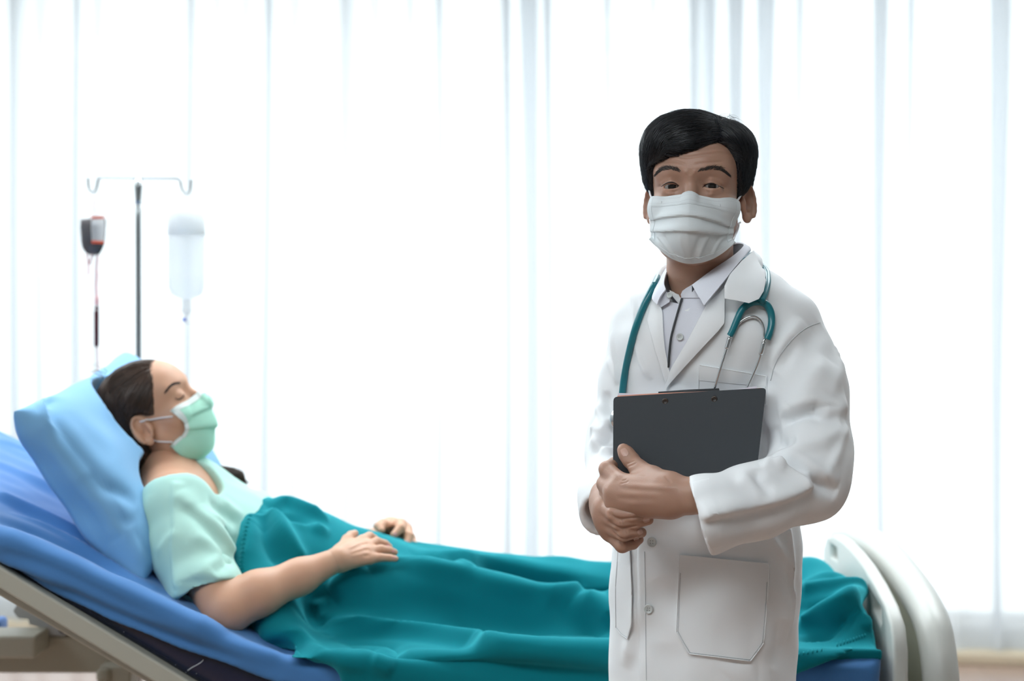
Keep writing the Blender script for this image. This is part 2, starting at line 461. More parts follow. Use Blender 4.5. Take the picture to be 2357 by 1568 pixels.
# glass
m_glass = bpy.data.materials.new('window glass'); m_glass.use_nodes = True; nt = m_glass.node_tree; nt.nodes.clear()
o_ = nt.nodes.new('ShaderNodeOutputMaterial'); t_ = nt.nodes.new('ShaderNodeBsdfTransparent'); g_ = nt.nodes.new('ShaderNodeBsdfGlossy'); mx = nt.nodes.new('ShaderNodeMixShader')
t_.inputs[0].default_value = (.96, .985, .98, 1); g_.inputs['Roughness'].default_value = .02; mx.inputs[0].default_value = .06
nt.links.new(t_.outputs[0], mx.inputs[1]); nt.links.new(g_.outputs[0], mx.inputs[2]); nt.links.new(mx.outputs[0], o_.inputs[0])
edges = np.linspace(-3.75, 3.75, 6)
for i in range(5):
    a, b = edges[i], edges[i+1]
    fr = struct('window_%d' % (i+1), merge([wbox(a, b, .17, .25, WT-.03, WT+.02), wbox(a, b, .17, .25, .10, .16), wbox(a, a+.022, .17, .25, .16, WT-.03), wbox(b-.022, b, .17, .25, .16, WT-.03)]), m_frame)
    struct('pane', wbox(a+.022, b-.022, .205, .213, .16, WT-.03, 0), m_glass, fr)
# sheer curtain: real pleats that overlap, so that the cloth is one, two or three layers deep
m_curt = bpy.data.materials.new('sheer voile'); m_curt.use_nodes = True; nt = m_curt.node_tree; nt.nodes.clear()
o_ = nt.nodes.new('ShaderNodeOutputMaterial'); tr = nt.nodes.new('ShaderNodeBsdfTransparent'); tl = nt.nodes.new('ShaderNodeBsdfTranslucent'); df = nt.nodes.new('ShaderNodeBsdfDiffuse')
tl.inputs[0].default_value = (.80, .825, .85, 1); df.inputs[0].default_value = (.80, .825, .85, 1)
m1 = nt.nodes.new('ShaderNodeMixShader'); m2 = nt.nodes.new('ShaderNodeMixShader'); m1.inputs[0].default_value = .30; m2.inputs[0].default_value = .72
nt.links.new(tl.outputs[0], m1.inputs[1]); nt.links.new(df.outputs[0], m1.inputs[2])
nt.links.new(tr.outputs[0], m2.inputs[1]); nt.links.new(m1.outputs[0], m2.inputs[2]); nt.links.new(m2.outputs[0], o_.inputs[0])
nu, nz = 2600, 10
u = np.linspace(-3.78, 3.78, nu); rg = np.random.default_rng(11)
fq = 1+.10*np.sin(u*1.7+1)+.16*np.sin(u*5.9+2)+.30*np.sin(u*9.3)+.22*np.sin(u*17.1)
ph = np.cumsum(np.clip(fq, .35, 3))*(u[1]-u[0])*2*np.pi/.135
am = .70+.06*np.sin(u*2.3+.4)+.14*np.sin(u*6.1+2)+.24*np.sin(u*13+1); am = np.clip(am, .3, 1.05)
vv = np.zeros((nz, nu, 3))
for j, z in enumerate(np.linspace(.046, 2.88, nz)):
    wob = 1-.25*np.sin(z*1.1+u*.8); sway = .02*np.sin(z*1.3+u*1.9)
    uu = u+.054*am*wob*np.sin(ph*1.0+.3+sway*4)+.012*np.sin(ph*.37)+sway*.6
    nn = .040*am*wob*np.cos(ph*1.0+.9+sway*5)+.016*np.sin(ph*.5+z*.4)
    q = W0[None]+uu[:, None]*WU+nn[:, None]*WN; vv[j, :, :2] = q; vv[j, :, 2] = z
ii = (np.arange(nz-1)[:, None]*nu+np.arange(nu-1)[None]).ravel()
cf = np.stack([ii, ii+1, ii+nu+1, ii+nu], 1)
cu = obj('sheer_curtain', (vv.reshape(-1, 3), cf), m_curt)
tag(cu, 'white sheer pleated curtain covering the whole window wall', 'curtain')
# ceiling panels: unseen, added to fill the man and top-light the bed
m_fillf = mat('fill panel housing', (.8, .8, .8), .5); m_fill = mat('fill panel diffuser', (.88, .96, 1.0), .5, emit=FILL_W/4.0)
for i, (x, y) in enumerate(FILL_PANELS):
    e = empty('fill_panel', (x, y, HC)); tag(e, 'added ceiling panel light '+{-3.3: 'nearest the left wall', -1.7: 'second from the left wall', -0.1: 'third from the left wall', 1.5: 'farthest from the left wall'}[x]+', '+{1.1: 'in the row before the man', 4.2: 'in the row over the bed', 5.6: 'in the row by the curtain'}[y], 'fill light', 'added ceiling panel lights')
    hw, hd = .6, .3
    obj('housing', merge([box((x-hw-.03, y-hd-.03, HC-.06), (x-hw, y+hd+.03, HC-.001), .004), box((x+hw, y-hd-.03, HC-.06), (x+hw+.03, y+hd+.03, HC-.001), .004), box((x-hw, y-hd-.03, HC-.06), (x+hw, y-hd, HC-.001), .004), box((x-hw, y+hd, HC-.06), (x+hw, y+hd+.03, HC-.001), .004)]), m_fillf, e, False)
    obj('diffuser', box((x-hw, y-hd, HC-.05), (x+hw, y+hd, HC-.04), 0), m_fill, e, False)

# ================================================================ THE BED
m_bedwhite = mat('bed plastic', (.60, .61, .57), .38, spec=.45)
m_bedbeige = mat('bed enamel', (.42, .41, .345), .45, spec=.4)
m_bedgrey = mat('grey plastic', (.48, .50, .52), .5)
m_navy = mat('navy vinyl', (.008, .012, .038), .22, spec=.6, bump=(90, .08, .003))
m_sheet = mat('blue cotton sheet', (.055, .195, .47), .8, sheen=.2, bump=(500, .10, .001))
m_pillow = mat('blue pillow case', (.19, .43, .70), .8, sheen=.2, bump=(500, .10, .001))
m_black = mat('black rubber', (.03, .03, .035), .5)
YN, YF = 3.30, 4.14                 # near and far side of the mattress
HX, HZ, TA = -0.42, 0.75, math.tan(math.radians(26))     # backrest hinge and slope
XH, XF = -1.30, 0.665
def bedtop(x): return HZ+max(0., HX-x)*TA
bed = empty('hospital_bed', (-.3, 3.72, 0))
tag(bed, 'hospital bed with raised backrest, cream frame and arched foot end', 'bed')
# mattress: a bent slab
prof = [(XF, HZ-.018), (HX, HZ-.018), (XH, bedtop(XH)-.020), (XH, 1.10), (-.926, .925), (-.585, .718), (-.50, .672), (-.36, .645), (XF, .645)]
def slabfun(prof, y0, y1, rd):
    pr = np.array(prof); n = len(pr)
    def f(X, Y, Z):
        X2, Z2 = np.broadcast_arrays(X[:, :, :] if X.ndim == 3 else X, Z)
        x = X2[:, 0, :]; z = Z2[:, 0, :]; d = np.full(x.shape, 1e9); s = np.ones(x.shape)
        for i in range(n):
            a, b = pr[i], pr[(i+1) % n]; e = b-a
            wx, wz = x-a[0], z-a[1]; t = np.clip((wx*e[0]+wz*e[1])/(e@e), 0, 1)
            d = np.minimum(d, (wx-e[0]*t)**2+(wz-e[1]*t)**2)
            c1 = z >= a[1]; c2 = z < b[1]; c3 = e[0]*wz > e[1]*wx
            fl = (c1 & c2 & c3) | (~c1 & ~c2 & ~c3); s = np.where(fl, -s, s)
        d2 = (s*np.sqrt(d))[:, None, :]+rd
        dy = np.maximum(y0-Y, Y-y1)+rd
        return np.minimum(np.maximum(d2, dy), 0)+np.sqrt(np.maximum(d2, 0)**2+np.maximum(dy, 0)**2)-rd
    f.lo = np.array([pr[:, 0].min(), y0, pr[:, 1].min()])-.01; f.hi = np.array([pr[:, 0].max(), y1, pr[:, 1].max()])+.01
    return f
V = Vol((XH-.03, YN-.03, .60), (XF+.03, YF+.03, 1.25), .009); V.add(slabfun(prof, YN+.008, YF-.008, .02))
obj('mattress', V.mesh(2), m_navy, bed)
# backrest bars and deck, under frame
def bar(a, b, w_, h_, bev=.004):
    a, b = np.asarray(a, float), np.asarray(b, float); L = np.linalg.norm(b-a); t = (b-a)/L
    s = unit(np.cross([0, 0, 1.], t)) if abs(t[2]) < .95 else np.array([0, 1., 0]); n = np.cross(t, s)
    return box((0, -w_/2, -h_/2), (L, w_/2, h_/2), bev, np.stack([t, s, n], 1), a)
for y in (YN+.005, YF-.005):
    a = np.array([XH, y, .925+(-.926-XH)*.607-.016]); b = np.array([-.46, y, .925-(-.926+.46)*-.607-.016])
    obj('backrest_bar', bar(a, b, .035, .034), m_bedbeige, bed, False)
obj('deck', merge([box((-.40, YN+.03, .60), (XF-.02, YF-.03, .642), .006), bar((-1.28, 3.72, 1.078), (-.45, 3.72, .59), .76, .02)]), m_bedbeige, bed, False)
obj('side_rail_beam', box((-1.35, 3.98, .594), (.62, 4.03, .676), .006), m_bedbeige, bed, False)
obj('side_rail_beam', box((-.42, 3.36, .56), (.62, 3.41, .635), .006), m_bedbeige, bed, False)
q0, q1 = P(0, 1465, 3.86), P(82, 1516, 3.86)
obj('junction_box', box((q0[0]-.12, 3.86, q1[2]), (q1[0], 3.975, q0[2]), .006), m_bedbeige, bed, False)
q0, q1 = P(228, 1535, 3.9), P(300, 1568, 3.9)
obj('bracket', merge([box((q0[0], 3.9, q1[2]-.05), (q1[0], 3.975, q0[2]), .004), bar(P(238, 1556, 3.885), P(238, 1556, 3.91), .03, .03, .01)]), m_bedbeige, bed, False)
# grey lever housing standing on the far beam
hv = [P(a, b, 3.98) for a, b in ((33, 1405), (42, 1391), (150, 1391), (205, 1420), (205, 1440), (150, 1462), (108, 1462), (106, 1449), (95, 1442), (70, 1436), (68, 1424), (45, 1422), (40, 1416))]
obj('lever_housing', extrude([(p[0], p[2]) for p in hv], 3.97, 4.04), m_bedgrey, bed, False, fix=True)
k = P(146, 1448, 3.955); obj('lever_knob', lathe([(.0, 0), (.010, 0), (.012, .004), (.012, .014), (.009, .018)], 16, np.array([[1, 0, 0], [0, 0, 1], [0, 1, 0.]]), k), m_black, bed)
k = P(-14, 1445, 4.0); obj('caster_brake_pedal', box((k[0]-.03, 3.98, k[2]-.02), (k[0]+.018, 4.05, k[2]+.018), .008), mat('blue plastic', (.05, .2, .6), .5), bed)
# legs with casters (below the frame of the picture)
for x in (-.72, .5):
    for y in (3.46, 3.98):
        lg = obj('leg', merge([box((x-.025, y-.025, .11), (x+.025, y+.025, .60), .004)]), m_bedbeige, bed, False)
        obj('caster', lathe([(.02, -.02), (.055, -.018), (.06, -.01), (.06, .01), (.055, .018), (.02, .02)], 20, np.array([[1, 0, 0], [0, 0, 1], [0, 1, 0.]]), (x, y, .06)), m_black, lg)
obj('base_frame', merge([box((-1.07, 3.44, .20), (.52, 3.48, .25), .004), box((-1.07, 3.96, .20), (.52, 4.0, .25), .004), box((-.3, 3.44, .20), (-.26, 4.0, .60), .004)]), m_bedbeige, bed, False)
# foot end: inner panel with grip holes and outer arched rail
def arch(y0, y1, z0, ztop, zsh, n=18, p=2.4, rnd=.0):
    c, h = (y0+y1)/2, (y1-y0)/2; out = [(y0, z0)]
    for t in np.linspace(-1, 1, n*2+1): out.append((c+h*t, zsh+(ztop-zsh)*(max(0, 1-abs(t)**p))**(1/1.5)))
    return out+[(y1, z0)]
def px2yz(pts, X):          # points seen at these pixels in the plane X = const
    out = []
    for a, b in pts:
        d = X*F/(a-CX); out.append((d, CZ-(b-HY)*d/F))
    return out
def lip(vf, bev):           # round the rims of a panel
    v, f = vf; bm = bmesh.new(); vs = [bm.verts.new(p) for p in v]
    for q in f:
        try: bm.faces.new([vs[i] for i in q])
        except ValueError: pass
    bmesh.ops.recalc_face_normals(bm, faces=bm.faces)
    bmesh.ops.dissolve_limit(bm, angle_limit=math.radians(1), verts=bm.verts, edges=bm.edges)
    ed = [e for e in bm.edges if len(e.link_faces) == 2 and e.calc_face_angle(0) > math.radians(50)]
    bmesh.ops.bevel(bm, geom=ed, offset=bev, segments=3, affect='EDGES', profile=.5)
    bmesh.ops.triangulate(bm, faces=bm.faces)
    bm.verts.index_update(); r = (np.array([q.co[:] for q in bm.verts]), [[q.index for q in p.verts] for p in bm.faces]); bm.free(); return r
X1 = .690
top1 = px2yz([(2056, 1560), (2056, 1500), (2050, 1440), (2036, 1395), (2010, 1342), (1985, 1300), (1960, 1268), (1936, 1244), (1916, 1232), (1902, 1236), (1895, 1262)], X1)
p1 = [(top1[0][0], .42)]+top1+[(top1[-1][0]+.005, .42)]
def rrect(pts): return px2yz(pts, X1)
holes = [rrect([(1910, 1253), (1925, 1264), (1927, 1292), (1911, 1283)]), rrect([(2003, 1362), (2027, 1404), (2029, 1432), (2026, 1442), (2006, 1404)])]
fb = obj('footboard_panel', lip(extrude(p1, X1, X1+.028, holes=holes, axes=(1, 2, 0)), .007), m_bedwhite, bed, True, autosm=40)
# outer arch: a thick rounded hoop with a recessed panel
X2 = .745
o1 = px2yz([(2166, 1640), (2165, 1568), (2158, 1500), (2146, 1440), (2120, 1385), (2085, 1332), (2050, 1290), (2015, 1259), (1985, 1243), (1960, 1238), (1935, 1250)], X2+.03)
c_ = np.array([[X2+.036, a, b] for a, b in o1]); c_ = np.vstack([[X2+.036, c_[0, 1], .45], c_, [X2+.036, c_[-1, 1]+.02, c_[-1, 2]-.10], [X2+.036, c_[-1, 1]+.02, .45]])
cs = spline(c_, 6); cs[:, 2] -= .004; cs[:, 1] += .024
v_, f_ = tube(cs, .034, 14); obj('foot_rail', (v_, f_), m_bedwhite, bed)
inn = [(a+.022, b-.03) for a, b in o1]; pr2 = [(inn[0][0]+.015, .42)]+[(a+.014, min(b, CZ-(1392-HY)*3.1/F)) for a, b in inn]+[(inn[-1][0]+.01, .42)]
pr2 = [(a, min(b, .90)) for a, b in pr2]
obj('foot_rail_panel', lip(extrude(pr2, X2+.022, X2+.046, axes=(1, 2, 0)), .005), mat('ivory plastic', (.56, .56, .45), .4), bed, True, autosm=40)

# ---------------------------------------------------------------- fitted sheet with stretched folds
prs = [(XF+.004, HZ+.008), (HX, HZ+.008), (XH-.01, bedtop(XH)+.008), (XH-.01, 1.12), (-.926, .93), (-.585, .722), (-.50, .67), (-.36, .64), (XF+.004, .64)]
sh = slabfun(prs, YN-.010, YF+.010, .03)
hem = [P(-120, 1262, YN), P(0, 1312, YN), P(45, 1335, YN), P(150, 1383, YN), P(281, 1438, YN), P(420, 1493, YN), P(500, 1521, YN), P(560, 1541, YN), P(633, 1570, YN), (.0, 0, .66), (.8, 0, .655)]
hx = np.array([p[0] for p in hem]); hz = np.array([p[2] for p in hem])
V = Vol((XH-.04, YN-.05, .60), (XF+.04, YF+.05, 1.25), .0062); V.add(sh)
sl, g = V.block(sh, .02); xg = g[0][:, 0, 0]; hh = np.interp(xg, hx, hz, left=hz[0]-.6*(0), right=hz[-1])
cutz = (hh[:, None, None]-g[2])+0*g[1]; V.D[sl] = np.maximum(V.D[sl], cutz)
v, f = V.mesh(2)
v = folds(v, f, [(a, b*1.9, *c) for a, b, *c in [
    ([(-40, 1135), (0, 1152), (100, 1197), (201, 1247), (281, 1287), (362, 1318)], .010, .016, .030, .1),
    ([(-40, 1190), (60, 1215), (180, 1268), (300, 1330), (390, 1370)], -.006, .020),
    ([(-40, 1224), (0, 1242), (100, 1282), (221, 1338), (322, 1383), (417, 1428), (520, 1466)], .010, .014, .026, .1),
    ([(-40, 1262), (0, 1282), (75, 1313), (201, 1368), (352, 1428), (460, 1468), (560, 1498), (700, 1540)], .007, .012, .02, .1),
    ([(0, 1296), (120, 1345), (260, 1405), (400, 1462), (560, 1520)], -.005, .012),
    ([(-20, 1060), (80, 1110), (180, 1165), (260, 1230)], .006, .02, .03),
    ([(-20, 1010), (60, 1040), (120, 1080)], .005, .02),
    ([(20, 1180), (120, 1222), (240, 1290), (330, 1340)], .005, .010),
    ([(10, 1262), (150, 1318), (300, 1392), (440, 1445)], -.004, .008),
]])
v = wobble(v, f, .0012, 60, 3, (1, 1, 1))
sheet_o = obj('fitted_sheet', (v, f), m_sheet); tag(sheet_o, 'blue cotton sheet stretched in long folds over the mattress', 'bed sheet')

# ================================================================ HEADS (own axes: x to the side, y forward, z up; eye level is z = 0)
m_eye = mat('eye white', (.27, .245, .23), .12, spec=.6)
m_iris = mat('dark iris', (.006, .004, .003), .08, spec=.8)
def head_shape(v, female=False, eyes_open=True, neck=True):
    j = .9 if female else .93
    v.add(ell((0, -.008, .032), (.075, .096, .075)), 0)
    v.add(ell((0, .030, .030), (.063, .062, .062)), .03)
    v.add(ell((0, .028, -.035), (.065*j, .060, .074)), .03)
    v.add(ell((0, .032, -.080), (.050*j, .050, .036)), .03)
    cy = -.024 if female else -.006
    v.add(chain([(0, .074+cy, -.106, .016), (0, .066+cy, -.100, .018)]), .02)
    for s in (-1, 1):
        v.add(chain([(s*(.052 if female else .048)*j, .006, -.055, .019), (s*.040*j, .040+cy*.6, -.092, .018), (s*.012, .072+cy, -.106, .015)], .01), .02)
        v.add(ell((s*.046, .054, -.036), (.023, .024, .019)), .022)
    v.add(ell((0, .066+cy*.45, -.074), (.034, .026, .030)), .02)
    br = .012 if not female else .009
    v.add(chain([(-.047, .066, .022, br), (-.022, .080, .024, br), (0, .083, .018, br), (.022, .080, .024, br), (.047, .066, .022, br)], .005), .016)
    for s in (-1, 1):
        v.cut(ell((s*.030, .108, -.002), (.024, .022, .0165)), .016)
    # nose
    v.add(chain([(0, .083, .010, .0085), (0, .093, -.010, .0080), (0, .106, -.034, .0105), (0, .109, -.042, .0115)], .004), .010)
    for s in (-1, 1): v.add(ell((s*.013, .094, -.044), (.010, .012, .009)), .008)
    # eyelids round the eyeballs
    for s in (-1, 1):
        v.add(ell((s*.0325, .0725, -.001), .0148), .005)
        if eyes_open:
            tl = math.radians(-4*s); R = np.array([[math.cos(tl), 0, -math.sin(tl)], [0, 1, 0], [math.sin(tl), 0, math.cos(tl)]])
            v.cut(ell((s*.0325, .0885, -.0018), (.0138, .020, .0038), R), .0015)
            v.add(chain([(s*.0185, .079, .0035, .0022), (s*.0325, .0862, .0068, .0030), (s*.046, .076, .0030, .0026)], .002), .004)   # lid fold
            v.add(chain([(s*.020, .0785, -.0100, .0024), (s*.0325, .0835, -.0125, .0030), (s*.044, .0755, -.0095, .0024)], .002), .006)
        else:
            v.add(chain([(s*.0185, .077, -.004, .0016), (s*.0325, .0858, -.0062, .0020), (s*.046, .075, -.004, .0016)], .002), .003)
    # ears: dish, rim, hollow, lobe
    for s in (-1, 1):
        e2 = unit((s*.52, -.85, .10)); up = unit(np.array((0, -.18, 1.))-e2*(np.array((0, -.18, 1.))@e2)); nn = np.cross(up, e2)*s
        if nn[1] < 0: nn = -nn
        R = np.stack([e2, up, nn], 1); at = np.array((s*.0705, -.004, -.022)); c = at+e2*.013
        v.add(ell(c, (.0165, .030, .0055), R), .006)
        th = np.radians(np.linspace(-55, 215, 14))
        rim = [[*(c+e2*(.0165*math.cos(t))+up*(.0295*math.sin(t))+nn*.0050), .0040] for t in th]
        v.add(chain(rim, .002), .004)
        v.cut(ell(c+nn*.0060-e2*.003-up*.004, (.0095, .0150, .0095), R), .002)
        v.cut(ell(c+nn*.0062+e2*.0040+up*.010, (.0085, .015, .0055), R), .002)
        v.add(ell(c-up*.027-e2*.004+nn*.001, (.0085, .0085, .0055), R), .006)
        v.add(ell(at+nn*.006-e2*.004-up*.003, (.006, .0075, .005), R), .005)
    return v
class Frame:
    def __init__(s, o, fwd, up, scale=1.0, side=1):
        s.y = unit(fwd); s.z = unit(np.asarray(up, float)-s.y*(np.asarray(up, float)@s.y)); s.x = np.cross(s.y, s.z)*side
        s.R = np.stack([s.x, s.y, s.z], 1)*scale; s.o = np.asarray(o, float); s.flip = side < 0
    def w(s, p): return np.asarray(p, float)@s.R.T+s.o
    def l(s, p): return (np.asarray(p, float)-s.o)@np.linalg.inv(s.R).T
    def f(s, f): return f[:, ::-1] if s.flip and isinstance(f, np.ndarray) else ([q[::-1] for q in f] if s.flip else f)
def eyeball(fr, s, look, parent):
    "white ball with a domed dark iris, turned towards look"
    c = fr.w((s*.0325, .0725, -.001)); sc_ = np.linalg.norm(fr.R[:, 0]); d = unit(np.asarray(look)-c)
    a = unit(np.cross(d, [0, 0, 1.])); b = np.cross(a, d); M = np.stack([a, b, d], 1)
    r = .0128*sc_; th = np.linspace(0, math.pi, 19)
    o = obj('eyeball', lathe([(max(r*math.sin(t), 1e-5), -r*math.cos(t)) for t in th], 28, M, c), m_eye, parent)
    ir = .0067*sc_; zz = math.sqrt(r*r-ir*ir)
    obj('iris', lathe([(ir, zz-.0003), (ir*.98, zz+.0003), (ir*.75, zz+.0011), (ir*.4, zz+.0017), (1e-5, zz+.0019)], 28, M, c), m_iris, o)
    return o
def join_quads(parts):
    V_, F_, b = [], [], 0
    for v, f in parts: V_.append(v); F_.append(f+b); b += len(v)
    return np.vstack(V_), np.vstack(F_)
def nail(tip, back, out, ln=.011, wd=.0085):
    "small curved finger nail: tip centre, direction along the finger, direction it faces"
    t = unit(np.asarray(tip, float)-np.asarray(back, float)); n = np.asarray(out, float); n = unit(n-t*(n@t)); s = np.cross(t, n)
    vv = []; nu_, nv_ = 7, 6
    for i in range(nu_):
        a = (i/(nu_-1)*2-1)
        for k in range(nv_):
            b = k/(nv_-1); ww = wd/2*(1-.35*max(0, b-.7)/.3)
            vv.append(np.asarray(tip)+t*(b-.75)*ln+s*a*ww-n*(a*a*.0022+max(0, b-.6)**2*.004))
    vv = np.array(vv); fr = [[i*nv_+k, i*nv_+k+1, (i+1)*nv_+k+1, (i+1)*nv_+k] for i in range(nu_-1) for k in range(nv_-1)]
    m = len(vv); b = [[q+m for q in x][::-1] for x in fr]
    return np.vstack([vv+n*.0006, vv-n*.0008]), np.array(fr+b)

def nail_on(bvh, px, py, ang, ln, wd):
    "finger nail lying on a finger: centre in px, direction of the finger tip in degrees (0 = right, 90 = up), size in px"
    c, s_ = math.cos(math.radians(ang)), -math.sin(math.radians(ang)); vv = []; nrm = []; nu_, nv_ = 9, 9
    for i in range(nu_):
        a = i/(nu_-1)*2-1
        for k in range(nv_):
            b = k/(nv_-1)*2-1; ww = wd/2*math.sqrt(max(0, 1-abs(b)**3.2)) if b < 0 else wd/2*(1-.22*b**3)
            bb = b-(.12*(a*a) if b > 0 else 0)
            x, y = px+c*bb*ln/2-s_*a*ww, py+s_*bb*ln/2+c*a*ww
            h = hit(bvh, x, y)
            if h is None: return None
            vv.append(h[0]); nrm.append(h[1])
    n = unit(np.mean(nrm, 0)); g = np.array(vv).reshape(nu_, nv_, 3)
    for _ in range(2): g[1:-1, 1:-1] = (g[:-2, 1:-1]+g[2:, 1:-1]+g[1:-1, :-2]+g[1:-1, 2:])/8+g[1:-1, 1:-1]*.5
    vv = g.reshape(-1, 3); f = [[i*nv_+k, i*nv_+k+1, (i+1)*nv_+k+1, (i+1)*nv_+k] for i in range(nu_-1) for k in range(nv_-1)]; m = len(vv)
    rim_ = [i*nv_ for i in range(nu_)]+[(nu_-1)*nv_+k for k in range(1, nv_)]+[i*nv_+nv_-1 for i in range(nu_-2, -1, -1)]+[k for k in range(nv_-2, 0, -1)]
    side_ = [[rim_[i], rim_[(i+1) % len(rim_)], rim_[(i+1) % len(rim_)]+m, rim_[i]+m] for i in range(len(rim_))]
    return np.vstack([vv+n*.0006, vv-n*.0006]), f+[[q+m for q in x][::-1] for x in f]+side_

# ================================================================ THE PATIENT
m_skinw = mat('skin woman', (.60, .335, .215), .48, sss=.12, bump=(350, .06, .0006), vary=(18, .06))
m_hairw = mat('brown hair', (.050, .026, .016), .38, spec=.5, island=.55)
m_gown = mat('mint cotton', (.43, .70, .62), .8, sheen=.2, bump=(600, .10, .0008))
m_nailw = mat('pink nail', (.70, .36, .34), .25)
m_blanket = mat('teal fleece', (.003, .170, .205), .95, sheen=.75, stint=(.12, .80, .90), spec=.1, bump=(900, .22, .0009))
pat = empty('person', P(600, 1300, 3.72)*np.array([1, 1, 0])+np.array([0, 0, .80]))
tag(pat, 'woman in mint green hospital top reclining in bed with closed eyes', 'person')
psi = math.radians(7)
fw = np.array([.83*math.cos(psi), -math.sin(psi), .557*math.cos(psi)]); upw = np.array([-.557, 0, .83])
HWs = .985
fr_ = Frame((0, 0, 0), fw, upw, HWs, 1); side = 1 if fr_.x[1] < 0 else -1     # x axis towards the camera side
HW = Frame((0, 0, 0), fw, upw, HWs, side); HW.o = P(328, 993, 3.645)-HW.w((.078, -.014, -.022))
V = Vol((-.11, -.14, -.26), (.11, .15, .13), .0019); head_shape(V, True, False)
nb = HW.l(P(425, 1135, 3.72)); nb2 = HW.l(P(452, 1190, 3.72))
V.add(chain([(0, -.022, -.045, .048), (*(nb*.55+np.array((0, -.02, -.045))*.45), .047), (*nb, .055), (*nb2, .07)], .02), .03)
v, f = V.mesh(2); bodyparts = [(HW.w(v), HW.f(f))]
head_b = bvh_of(*bodyparts[0])
# torso and arms, one surface
sh1 = (-.652, 3.535, 1.005); sh2 = (-.615, 3.905, .950)
elb = P(521, 1404, 3.385); wr = P(778, 1288, 3.470)
V = Vol((-.86, 3.28, .72), (-.10, 4.12, 1.17), .0042)
V.add(chain([(-.70, 3.72, 1.01, .060), (-.60, 3.72, .925, .090), (-.44, 3.72, .845, .086), (-.22, 3.72, .81, .08)], .03, ((0, 1, 0), .66)), .03, .06)
V.add(chain([(*sh1, .055), (-.66, 3.72, 1.02, .055), (*sh2, .055)], .02), .05, .05)
V.add(chain([(*HW.w((.02, -.03, -.10)), .042), (-.680, 3.605, 1.025, .042), (*(np.array(sh1)+np.array([-.01, .01, -.006])), .046)], .02), .05, .05)
V.add(chain([(*sh1, .056), (-.60, 3.46, .92, .050), (*elb, .043)], .02), .04, .05)
V.add(chain([(*elb, .043), (*(elb*.72+wr*.28+np.array([0, -.004, .004])), .041), (*(elb*.35+wr*.65), .032), (*wr, .0225)], .02), .02, .05)
wr2 = P(905, 1240, 3.87); elb2 = np.array([-.46, 4.03, .86])
V.add(chain([(*sh2, .055), (-.56, 4.0, .92, .047), (*elb2, .041)], .02), .04, .05)
V.add(chain([(*elb2, .041), (*(elb2*.6+wr2*.4), .036), (*wr2, .023)], .02), .02, .05)
tv, tf = V.mesh(2); bodyparts.append((tv, tf))
# her near hand, lying flat on the blanket: c2 = zoomed crop units
def c2(x, y, d, r): return [*P(300+x/3.367, 1050+y/3.367, d), r]
V = Vol(P(740, 1310, 3.40)-.07, P(920, 1230, 3.62)+.06, .0016)
fd = unit(wr-elb)
V.add(chain([[*(wr-fd*.035), .0238], [*wr, .0218], c2(1660, 765, 3.490, .0205)], .01), 0)
for a in ([c2(1635, 745, 3.495, .0150), c2(1800, 660, 3.53, .0118)], [c2(1640, 770, 3.487, .0155), c2(1842, 700, 3.515, .0120)], [c2(1645, 800, 3.480, .0150), c2(1857, 745, 3.50, .0116)], [c2(1645, 825, 3.475, .0140), c2(1857, 797, 3.487, .0108)]):
    V.add(chain(a, .004), .014)
fgs = [[c2(1800, 655, 3.53, .0108), c2(1855, 622, 3.550, .0090), c2(1890, 642, 3.562, .0078), c2(1902, 672, 3.566, .0066)],
       [c2(1842, 697, 3.515, .0108), c2(1910, 664, 3.535, .0091), c2(1972, 682, 3.548, .0079), c2(2005, 704, 3.553, .0066)],
       [c2(1857, 743, 3.50, .0106), c2(1940, 722, 3.512, .0089), c2(2008, 732, 3.522, .0077), c2(2048, 747, 3.528, .0064)],
       [c2(1857, 797, 3.487, .0098), c2(1935, 786, 3.492, .0082), c2(2008, 790, 3.498, .0070), c2(2054, 796, 3.503, .0058)]]
for q in fgs: V.add(chain(q, .002), .0035)
V.add(chain([c2(1650, 720, 3.505, .0135), c2(1680, 650, 3.53, .0108), c2(1710, 618, 3.545, .0092), c2(1738, 602, 3.555, .0076)], .003), .008)
v, f = V.mesh(1)
v = folds(v, f, [([g2_(*a), g2_(*b)], am_, .0032) for g2_ in (lambda x, y: (300+x/3.367, 1050+y/3.367),) for a, b, am_ in (((1690, 720), (1795, 665), .0012), ((1700, 750), (1835, 705), .0012), ((1710, 780), (1845, 748), .0010), ((1790, 690), (1840, 675), -.0012), ((1800, 730), (1855, 722), -.0012), ((1800, 775), (1860, 770), -.0012))])
hb = (v, f); bodyparts.append(hb)
nearb = bvh_of(*hb)
